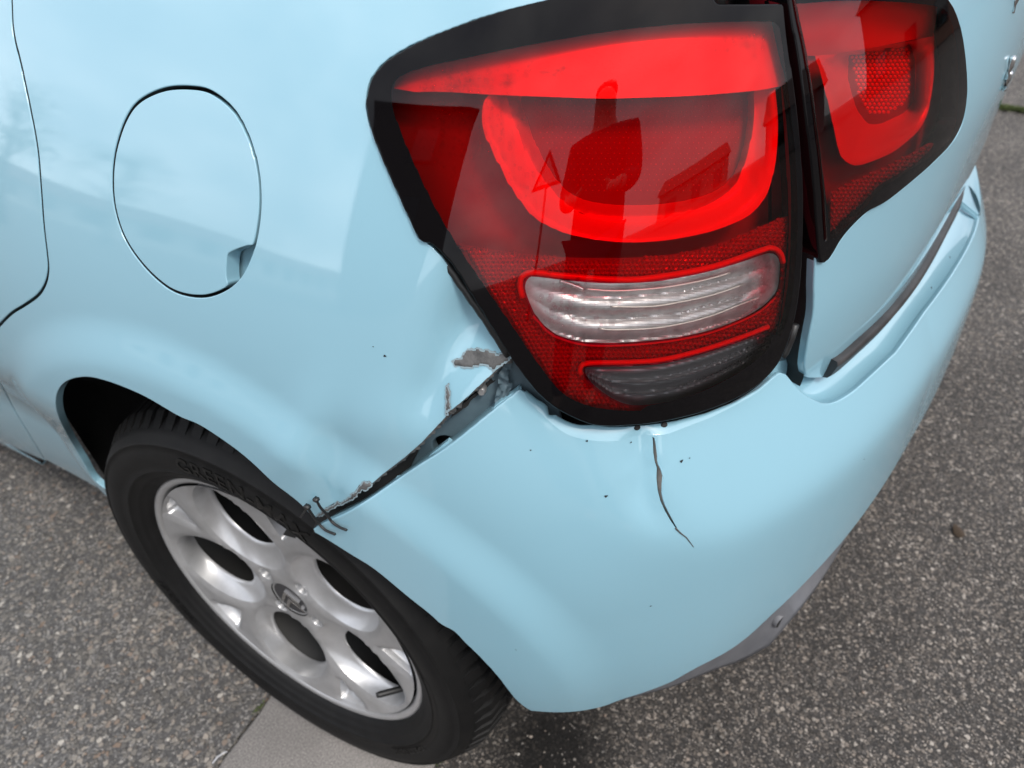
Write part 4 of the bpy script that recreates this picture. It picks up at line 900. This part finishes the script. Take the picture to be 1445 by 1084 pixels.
# alloy rim
def alloy_nodes(t, b):
    c = t.nodes.new('ShaderNodeTexCoord').outputs['Object']
    t.links.new(ramp(t, noise(t, 14, 6, .7, c), [(.3, g3(.43)), (.7, (.57, .57, .58))]), b.inputs['Base Color'])
M_alloy = mat('silver_alloy', g3(.5), .36, .65, .5, .15, build=alloy_nodes)
rim = lathe('rim', [(.2035, .012), (.206, .0035), (.209, .0008), (.2135, -.0005), (.2168, .0008), (.2180, .004), (.217, .010), (.205, .022)], M_alloy, wheel, 160)
def face_x(r): return .0035 + .0105 * smooth(-r, -.2, -.05) - .002 * smooth(r, .19, .205)
NW = 5; w_ang = [math.radians(38 + 72 * k) for k in range(NW)]
def window(sc=1.0, n=44, shift=0.0):
    """outline of one opening in (r cos, r sin) round its own axis, axis along +u"""
    h_ = [(.052, 0), (.057, .026), (.077, .050), (.105, .062), (.135, .0625), (.162, .054), (.183, .039), (.196, .020)]
    c = np.array(h_ + [(.199, 0)] + [(x, -y) for x, y in h_[:0:-1]]); p = cr_(c, .006, True)
    return np.array([.143, 0]) * (1 - sc) / .4 * (sc < 1) + (p - np.array([.126, 0]) * (sc < 1)) * sc + np.array([.143, 0]) * (sc < 1) * (1 - (1 - sc) / .4)
def rot(p, a): c, s_ = math.cos(a), math.sin(a); return np.stack([p[:, 0] * c - p[:, 1] * s_, p[:, 0] * s_ + p[:, 1] * c], 1)
bolt_a = [math.radians(50 + 90 * k) for k in range(4)]
th = np.linspace(0, 2 * np.pi, 20, endpoint=False); circ = lambda r, n=20: r * np.stack([np.cos(np.linspace(0, 2 * np.pi, n, endpoint=False)), np.sin(np.linspace(0, 2 * np.pi, n, endpoint=False))], 1)
holes = [rot(window(), a) for a in w_ang]
bolts = [circ(.0105) + .046 * np.array([math.cos(a), math.sin(a)]) for a in bolt_a]
tris_ = [rot(np.array(ln_([(.150, 0), (.1975, -.026), (.200, 0), (.1975, .026)], .008, True)), math.radians(2 + 72 * k)) for k in range(5)]
capc = circ(.0305, 40)
outer = circ(.2036, 160)
W_, F_ = tri([outer] + holes + bolts + tris_ + [capc], .007, holes=range(1, 1 + len(holes) + len(bolts) + len(tris_) + 1))
def to3(p, x): x = np.broadcast_to(x, (len(p),)); return np.stack([WC[0] + x, WC[1] - p[:, 0], WC[2] + p[:, 1]], 1)
def fx(p):
    r = np.hypot(p[:, 0], p[:, 1]); e = np.full(len(p), 9.)
    for hh in holes: e = np.minimum(e, edist(p, hh))
    for hh in bolts + tris_: e = np.minimum(e, edist(p, hh) * 1.8)
    return face_x(r) + (.003 * (1 - smooth(e, 0, .007)) ** 2)
mesh('rim_face', to3(W_, fx(W_)), F_, M_alloy, rim)
for a, hh in zip(w_ang, holes):                                  # dished walls of the five openings, down to a smaller hole
    mb = MB(); inner = rot(window(.80), a); n = len(hh); rows = []
    for f, g in ((0, 0), (.05, .10), (.16, .3), (.34, .55), (.58, .78), (.82, .93), (1, 1), (1.03, 1.2)):
        p = hh + (inner - hh) * min(f, 1.03); rows.append(to3(p, fx(hh) + (.029 - fx(hh)) * g))
    mb.grid(np.array(rows), close_v=True); mb.build('rim_opening', M_alloy, rim)
for hh in tris_:
    mb = MB(); c = hh.mean(0); rows = [to3(hh, fx(hh)), to3(c + (hh - c) * .93, fx(hh) + .006), to3(c + (hh - c) * .84, fx(hh) + .013), to3(c + (hh - c) * .3, fx(hh) + .0138), to3(c + (hh - c) * .02, fx(hh) + .0139)]; mb.grid(np.array(rows), close_v=True); mb.build('rim_pocket', M_alloy, rim)
for hh in bolts:
    c = hh.mean(0); mb = MB(); x0 = fx(hh)
    mb.grid(np.array([to3(hh, x0), to3(c + (hh - c) * .93, x0 + .003), to3(c + (hh - c) * .9, x0 + .018), to3(c + (hh - c) * .2, x0 + .019)]), close_v=True); mb.build('bolt_recess', M_alloy, rim)
    mb = MB(); hx = circ(.0085, 6) + c; xm = x0.mean()
    mb.grid(np.array([to3(hx, xm + .019), to3(hx, xm + .009), to3(c + (hx - c) * .75, xm + .007), to3(c + (hx - c) * .05, xm + .007)]), close_v=True); mb.build('wheel_bolt', mat('bolt_steel', g3(.3), .4, .8), rim, smooth=False)
mb = MB(); xc = face_x(np.array([.03]))[0] + .003
mb.grid(np.array([to3(circ(.0305, 40), xc), to3(circ(.0300, 40), xc - .0015), to3(circ(.0285, 40), xc - .002), to3(circ(.0275, 40), xc - .0005), to3(circ(.012, 40), xc - .001), to3(circ(.0005, 40), xc - .001)]), close_v=True)
cap = mb.build('hub_cap', M_alloy, rim)
mb = MB(); mb.grid(np.array([to3(circ(.0272, 40), xc - .0012), to3(circ(.0003, 40), xc - .0014)]), close_v=True); mb.build('hub_cap_field', mat('cap_field', (.06, .06, .065), .35, .5), rim)
mb = MB(); ra = math.radians(18)                              # double chevron emblem
for dy in (-.006, .008):
    p = np.array([(-.019, dy - .010), (0, dy + .009), (.019, dy - .010), (.019, dy - .0165), (0, dy + .0015), (-.019, dy - .0165)])
    p = p * .92; p = rot(p, ra); t0 = to3(p, xc - .0036); t1 = to3(p, xc - .001); k = len(mb.V)
    mb.add(np.vstack([t0, t1]), [(0, 1, 4, 5), (1, 2, 3, 4)] + [(i, i + 6, (i + 1) % 6 + 6, (i + 1) % 6) for i in range(6)])
mb.build('chevron_emblem', M_chrome, rim, smooth=False)
va = math.radians(-25); vp = wheel_pt(np.array(.186), np.array(va), np.array(.012)); mb = MB()
dirv = np.array([-.012, .010 * math.cos(va), -.010 * math.sin(va)])
mb.tube(np.array([vp + dirv * 2.2 * t for t in (-.2, 0, .1, .9, 1)]), np.array([.0035, .0038, .0042, .0042, .0034]), 10); mb.build('valve_cap', M_rubber, wheel)
lathe('rim_barrel', [(.205, .022), (.200, .06), (.196, .16)], mat('dark_barrel_metal', g3(.03), .6, .4), wheel, 96)  # barrel behind the openings, coloured near-black
lathe('brake_drum', [(.001, .085), (.11, .085), (.118, .09), (.12, .16)], mat('rusty_drum', (.02, .017, .015), .7), wheel, 48)
lathe('rim_well', [(.196, .16), (.12, .165), (.001, .165)], M_dark, wheel, 48)
# wheel arch liner
mb = MB(); a = np.radians(np.linspace(24, 192, 66)); mb.grid(np.array([[(x + .08 * float(smooth(np.degrees(t), 125, 155)) * (x < .1), -r * math.cos(t), AXZ + r * math.sin(t)) for t in a] for x, r in ((.03, .388), (.06, .398), (.26, .39), (.26, .02))])); mb.build('arch_liner', M_dark, car)
mb = MB(); mb.grid(np.array([[(.085, .41, .22), (.9, .41, .22)], [(.06, .41, .75), (.9, .41, .75)]])); mb.grid(np.array([[(.285, -.45, .22), (.285, .43, .22)], [(.285, -.45, .75), (.285, .43, .75)]])); mb.build('wheel_well_wall', M_dark, car)

# ------------------------------------------------------------------ the rest of the body, beyond the frame
M_glass = mat('tinted_glass', (.01, .012, .014), .05, 0, 1)
def rings(prof_, s0, s1, n=160, k=None):
    S_ = np.linspace(s0, s1, n); return np.array([UP.P(S_, np.full(n, z), d) for z, d in prof_])
S_all = np.linspace(0, LEN, 260, endpoint=False)
def body_ring(z, o):
    b, n = plan(S_all); p = b - n * o; return np.c_[p, np.full(len(p), z)]
sR_ = np.linspace(2 * SC - .60, LEN - 2.3, 180)               # far side and front
mb = MB(); mb.grid([UP.P(sR_, np.full(len(sR_), z), d) for z, d in ((.19, .05), (.19, 0), (.3, 0), (.42, 0), (.55, 0), (.68, 0), (.8, 0), (.9, 0), (1.0, 0), (1.12, 0))]); mb.build('far_side_panel', M_paint, car)
mb = MB(); th = np.linspace(0, 2 * np.pi, 96, endpoint=False)
def cab(z, rx, ry0, ry1, e=3.2):
    cx_, cy_ = .865, (ry0 + ry1) / 2; ry = (ry1 - ry0) / 2; c, s_ = np.cos(th), np.sin(th)
    return np.stack([cx_ + rx * np.sign(c) * np.abs(c) ** (2 / e), cy_ + ry * np.sign(s_) * np.abs(s_) ** (2 / e), np.full(96, z)], 1)
cabs = [cab(1.10, .72, -.55, 2.35), cab(1.16, .71, -.50, 2.2), cab(1.3, .66, -.40, 1.85), cab(1.42, .60, -.30, 1.55)]
mb.grid(cabs[::1], close_v=True); mb.build('side_windows', M_glass, car)
mb = MB(); mb.grid([cab(1.42, .60, -.30, 1.55), cab(1.455, .585, -.32, 1.5), cab(1.49, .52, -.2, 1.35), cab(1.51, .3, .1, 1.0), cab(1.515, .01, .5, .52)], close_v=True); mb.build('roof', M_paint, car)
mb = MB(); V = body_ring(1.115, .20); mb.grid([body_ring(1.10, .14), V, cab(1.12, .70, -.5, 2.2)[np.linspace(0, 95, 260).astype(int)][:0]]) if False else None
def deck(z0, z1):
    P0 = UP.P(S_all, np.full(len(S_all), 1.118), 0); c = np.array([.865, .9, 1.118]); mb = MB()
    mb.grid([P0, c + (P0 - c) * (.93, .95, 1) + (0, 0, .004), c + (P0 - c) * (.6, .6, 1) + (0, 0, .006)], close_v=True); return mb.build('upper_body_deck', M_paint, car)
deck(0, 0)
mb = MB(); P0 = body_ring(.2, .12); c = np.array([.865, .9, .2]); q0 = c + (P0 - c) * .01; mb.grid([P0, q0], close_v=True)
V = [tuple(p) for p in P0]; 
mb2 = MB(); mb2.box((.865, 1.25, .26), np.array([.55, 1.55, .06])); mb2.build('underbody', M_dark, car)
for (x, y, flip) in ((1.73 - .03, 0, 1), (.03, 2.466, 0), (1.73 - .03, 2.466, 1)):
    wcopy = empty('wheel', (0, 0, 0), car)
    for nm in ('tyre', 'rim', 'tread'):
        o = [c for c in wheel.children if c.name.split('.')[0] == nm][0].copy(); col.objects.link(o); o.parent = wcopy
        for ch in list(rim.children) if nm == 'rim' else []:
            if ch.name.split('.')[0] in ('rim_face', 'rim_opening'):
                d_ = ch.copy(); col.objects.link(d_); d_.parent = o
    wcopy.location = (1.73 - .865 if flip else -.865, y, 0) if flip else (-.865, y, 0)
    if flip: wcopy.rotation_euler = (0, 0, math.pi)
for src in (lamp, hlamp):                                       # the lamps of the far side, mirrored
    far = empty(src.name, (1.73, 0, 0), car); far.scale = (-1, 1, 1)
    for ch in list(src.children):
        c_ = ch.copy(); col.objects.link(c_); c_.parent = far
fin_skip = {o.name for o in car.children if o.name.startswith('wheel.')}
for o in car.children:
    if o.name in fin_skip: continue
    o.matrix_parent_inverse = Matrix.Translation((-.865, 0, 0))

# ------------------------------------------------------------------ the street around, seen in the paint and the lamps
def house(name, label, az0, az1, dist, hgt, roof, wallc, group='houses along the street'):
    c0 = np.array([.15, -.4]); d0 = np.array([math.sin(math.radians((az0 + az1) / 2)), math.cos(math.radians((az0 + az1) / 2))]); wd = 2 * dist * math.tan(math.radians(abs(az1 - az0) / 2))
    c = c0 + d0 * (dist + 4); e = empty(name, (c[0], c[1], 0)); e.rotation_euler = (0, 0, -math.radians((az0 + az1) / 2)); tag(e, label, 'house', group)
    wm = mat('render_wall', wallc, .9); gm = M_glass; fm_ = M_whiteframe
    mb = MB(); mb.box((0, 0, hgt / 2), np.array([wd / 2, 4, hgt / 2])); mb.build('wall', wm, e, smooth=False)
    mb = MB(); r = roof; V = [(-wd / 2 - .3, -4.4, hgt), (wd / 2 + .3, -4.4, hgt), (wd / 2 + .3, 4.4, hgt), (-wd / 2 - .3, 4.4, hgt), (-wd / 2 - .3, 0, hgt + r), (wd / 2 + .3, 0, hgt + r)]
    mb.add([(x, y, z + .002) for x, y, z in V], [(0, 1, 5, 4), (2, 3, 4, 5), (0, 4, 3), (1, 2, 5), (0, 3, 2, 1)]); mb.build('roof', M_roof, e, smooth=False)
    n = max(1, int(wd / 2.6)); fl = max(1, int(hgt / 2.8))
    for k in range(fl):
        for i in range(n):
            x = (i + .5) * wd / n - wd / 2; z = k * 2.8 + 1.5; mb = MB(); mb.box((x, -4.02, z), np.array([.62, .05, .72])); f = mb.build('window', fm_, e, smooth=False)
            mb = MB(); mb.box((x, -4.05, z), np.array([.54, .035, .64])); mb.build('pane', gm, f, smooth=False)
M_whiteframe = mat('brown_window_frame', (.05, .035, .025), .5)
def roof_nodes(t, b): t.links.new(ramp(t, noise(t, 3, 4), [(.3, (.09, .05, .04)), (.7, (.17, .085, .06))]), b.inputs['Base Color'])
M_roof = mat('roof_tiles', (.13, .07, .05), .8, build=roof_nodes)
house('town_house', 'tall brown rendered town house across the street, mirrored dark at the lamp edge', -90, -68, 13, 8.6, 1.2, (.11, .085, .07))
house('terraced_house', 'low cream terraced house mirrored behind the person in the red lamp', -172, -150, 26, 3.0, 1.6, (.42, .38, .31))
house('terraced_house', 'two storey grey house mirrored in the right part of the red lamp', 160, 176, 19, 2.6, 2.2, (.25, .24, .23))
house('terraced_house', 'wide brick coloured house mirrored in the tailgate lamp', 112, 150, 22, 5.4, 1.8, (.22, .12, .09))
house('terraced_house', 'long low white house up the street ahead of the car', -70, -12, 34, 2.0, 1.4, (.5, .49, .46))
# warning sign on its pole
sg_ = empty('traffic_sign', (-4.3, -2.9, 0)); tag(sg_, 'triangular warning sign on a thin grey pole across the street', 'sign')
mb = MB(); mb.tube(np.array([(0, 0, 0), (0, 0, 1.5), (0, 0, 2.95)]), .03, 10); mb.build('pole', mat('galvanised_pole', g3(.3), .5, .6), sg_)
def plate(r, y, m, nm):
    mb = MB(); f_ = np.array([.84, .54, 0]); a = np.array([-.54, .84, 0]); o = np.array([0, 0, 2.5]) + f_ * y
    V = [o + r * (math.cos(t) * a + math.sin(t) * np.array([0, 0, 1])) for t in (math.pi / 2, math.pi * 7 / 6, math.pi * 11 / 6)]; W = [q - f_ * .006 for q in V]
    mb.add(V + W, [(0, 1, 2), (5, 4, 3), (0, 3, 4, 1), (1, 4, 5, 2), (2, 5, 3, 0)]); mb.build(nm, m, sg_, smooth=False)
plate(.46, .045, mat('sign_red', (.45, .02, .02), .4), 'border'); plate(.31, .053, mat('sign_white', g3(.75), .4), 'panel')
# the person taking the picture, mirrored in the lamp
pe = empty('person', (-.86, -1.36, 0)); pe.rotation_euler = (0, 0, math.radians(-38)); tag(pe, 'person in a dark coat standing behind the car corner, forearms raised in front', 'person')
def skin(name, verts, edges, radii, m, parent, root=0, sub=2):
    me = bpy.data.meshes.new(name); me.from_pydata(verts, edges, []); ob = bpy.data.objects.new(name, me); col.objects.link(ob); ob.parent = parent
    md = ob.modifiers.new('s', 'SKIN'); sv = me.skin_vertices[0].data
    for i, r in enumerate(radii): sv[i].radius = r if isinstance(r, tuple) else (r, r); sv[i].use_root = i == root
    md.use_smooth_shade = True; ob.modifiers.new('d', 'SUBSURF').levels = sub; ob.modifiers['d'].render_levels = sub
    me.materials.append(m); return ob
M_skin = mat('skin', (.5, .33, .26), .5); M_coat = mat('dark_coat', (.018, .02, .025), .8); M_jeans = mat('jeans', (.03, .04, .07), .85); M_hair = mat('hair', (.03, .02, .015), .6)
V = [(0, 0, .95), (0, 0, 1.12), (0, 0, 1.32), (0, .0, 1.44), (0, .02, 1.52), (0, .03, 1.62), (0, .02, 1.72),
     (-.17, 0, 1.41), (-.20, .06, 1.17), (-.12, .26, 1.12), (.17, 0, 1.41), (.20, .06, 1.17), (.12, .26, 1.12),
     (-.10, 0, .88), (-.11, .01, .50), (-.11, -.03, .09), (-.12, .12, .04), (.10, 0, .88), (.11, .01, .50), (.11, -.03, .09), (.12, .12, .04)]
Ed = [(0, 1), (1, 2), (2, 3), (3, 4), (4, 5), (5, 6), (3, 7), (7, 8), (8, 9), (3, 10), (10, 11), (11, 12), (0, 13), (13, 14), (14, 15), (15, 16), (0, 17), (17, 18), (18, 19), (19, 20)]
Ra = [(.16, .11), (.145, .10), (.165, .11), (.10, .08), .055, (.078, .095), (.06, .075), .07, .05, .032, .07, .05, .032, .085, .062, .04, .035, .085, .062, .04, .035]
body = skin('body', V, Ed, Ra, M_skin, pe)
skin('coat', [(0, 0, .78), (0, 0, .95), (0, 0, 1.14), (0, 0, 1.33), (0, 0, 1.43), (-.17, 0, 1.41), (-.205, .06, 1.16), (-.14, .22, 1.125), (.17, 0, 1.41), (.205, .06, 1.16), (.14, .22, 1.125), (0, .01, 1.49)],
     [(0, 1), (1, 2), (2, 3), (3, 4), (4, 5), (5, 6), (6, 7), (4, 8), (8, 9), (9, 10), (4, 11)], [(.20, .155), (.185, .15), (.17, .14), (.175, .14), (.12, .11), .09, .07, .055, .09, .07, .055, .075], M_coat, body, 1)
skin('trousers', [(0, 0, .92), (-.10, 0, .86), (-.11, .01, .5), (-.11, -.03, .10), (.10, 0, .86), (.11, .01, .5), (.11, -.03, .10)], [(0, 1), (1, 2), (2, 3), (0, 4), (4, 5), (5, 6)], [(.17, .125), .10, .078, .062, .10, .078, .062], M_jeans, body)
skin('hair', [(0, -.015, 1.64), (0, 0, 1.73), (0, .03, 1.755)], [(0, 1), (1, 2)], [(.078, .085), (.08, .095), (.055, .06)], M_hair, body)
for sx in (-1, 1):
    for k in range(4):
        x = sx * (.12 - .026 + .017 * k); skin('finger', [(x, .26, 1.125), (x, .315, 1.125 + .004 * k), (x + sx * -.01, .345, 1.11), (x - sx * .014, .35, 1.09)], [(0, 1), (1, 2), (2, 3)], [.011, .0095, .009, .0075], M_skin, body, sub=1)
    skin('thumb', [(sx * .10, .26, 1.13), (sx * .07, .285, 1.145), (sx * .06, .315, 1.15)], [(0, 1), (1, 2)], [.014, .0115, .009], M_skin, body, sub=1)

# moss in the joints, a scrap on the road, a dead leaf
M_moss = mat('moss', (.055, .075, .018), .9)
def tufts(name, p0, p1, n, wdt, h0):
    a, b = gpt(p0), gpt(p1); mb = MB()
    for _ in range(n):
        q = a + (b - a) * rng.random() + np.array([rng.normal(0, wdt), rng.normal(0, wdt), 0]); ang_ = rng.random() * 6.28; l = h0 * rng.uniform(.5, 1.2); d_ = np.array([math.cos(ang_), math.sin(ang_), 0]) * l * .8; e_ = np.array([-d_[1], d_[0], 0]) * .25
        mb.add([q - e_, q + e_, q + d_ + e_ * .3 + (0, 0, l * .6), q + d_ * 1.3 + (0, 0, l * .5)], [(0, 1, 2), (0, 2, 3)])
    return tag(mb.build(name, M_moss, smooth=False), kind='stuff')
tufts('moss', (1400, 151), (1480, 161), 900, .012, .018)
tufts('gutter_moss', (358, 1006), (372, 992), 60, .002, .004); tufts('gutter_moss', (616, 1062), (622, 1076), 60, .003, .004)
mb = MB(); g0 = gpt((300, 1078)); g1 = gpt((318, 1062)); mb.tube(np.array([g0 + (0, 0, .001), g0 * .6 + g1 * .4 + (.002, .001, .003), g1 + (0, 0, .002), g1 + (.002, -.003, .001)]), .0011, 6)
tag(mb.build('plastic_scrap', mat('pale_plastic', (.45, .45, .47), .4)), 'thin pale plastic scrap lying on the asphalt beside the gutter edge', 'scrap')
lf = gpt((1352, 751)); mb = MB(); th = np.linspace(0, 2 * np.pi, 9, endpoint=False); o = np.c_[lf[0] + .016 * np.cos(th), lf[1] + .010 * np.sin(th) + .004 * np.cos(th), .003 + .003 * np.sin(2 * th)]
mb.add(np.vstack([o, [lf + (0, 0, .0075)]]), [(i, (i + 1) % 9, 9) for i in range(9)]); tag(mb.build('dead_leaf', mat('brown_leaf', (.045, .028, .015), .8)), 'small crumpled brown leaf on the dark asphalt right of the bumper', 'leaf')

# two young street trees ahead of the car, mirrored in the side panel
M_bark = mat('bark', (.06, .045, .035), .9); M_leaf = mat('leaves', (.05, .075, .03), .7)
def tree(label, az, dist, hgt, cr_r):
    x, y = .1 + dist * math.sin(math.radians(az)), dist * math.cos(math.radians(az)); e = empty('street_tree', (x, y, 0)); tag(e, label, 'tree', 'young trees along the street')
    mb = MB(); mb.tube(np.array([(0, 0, 0), (.03, 0, hgt * .3), (0, .02, hgt * .6), (.02, 0, hgt * .85)]), np.array([.09, .07, .05, .02]), 10)
    for k in range(7):
        a = k * 2.4; z = hgt * (.42 + .06 * k); mb.tube(np.array([(0, 0, z), (.35 * cr_r * math.cos(a), .35 * cr_r * math.sin(a), z + .3), (.8 * cr_r * math.cos(a), .8 * cr_r * math.sin(a), z + .55)]), np.array([.035, .022, .01]), 6)
    mb.build('trunk', M_bark, e); mb = MB(); cl_ = [(rng.normal(0, .45, 3) * (cr_r, cr_r, hgt * .28) + (0, 0, hgt * .72)) for _ in range(26)]
    for _ in range(1500):
        c = cl_[rng.integers(26)] + rng.normal(0, .16, 3); d1 = rng.normal(0, 1, 3); d1 /= np.linalg.norm(d1); d2 = np.cross(d1, rng.normal(0, 1, 3)); d2 /= np.linalg.norm(d2); l = rng.uniform(.05, .10)
        mb.add([c, c + d1 * l * .5 + d2 * l * .35, c + d1 * l, c + d1 * l * .5 - d2 * l * .35], [(0, 1, 2, 3)])
    mb.build('crown', M_leaf, e, smooth=False)
tree('young round street tree nearest ahead of the car', -25, 10, 3.3, 1.1)
tree('taller slim street tree farther along the street', -36, 17, 4.6, 1.2)
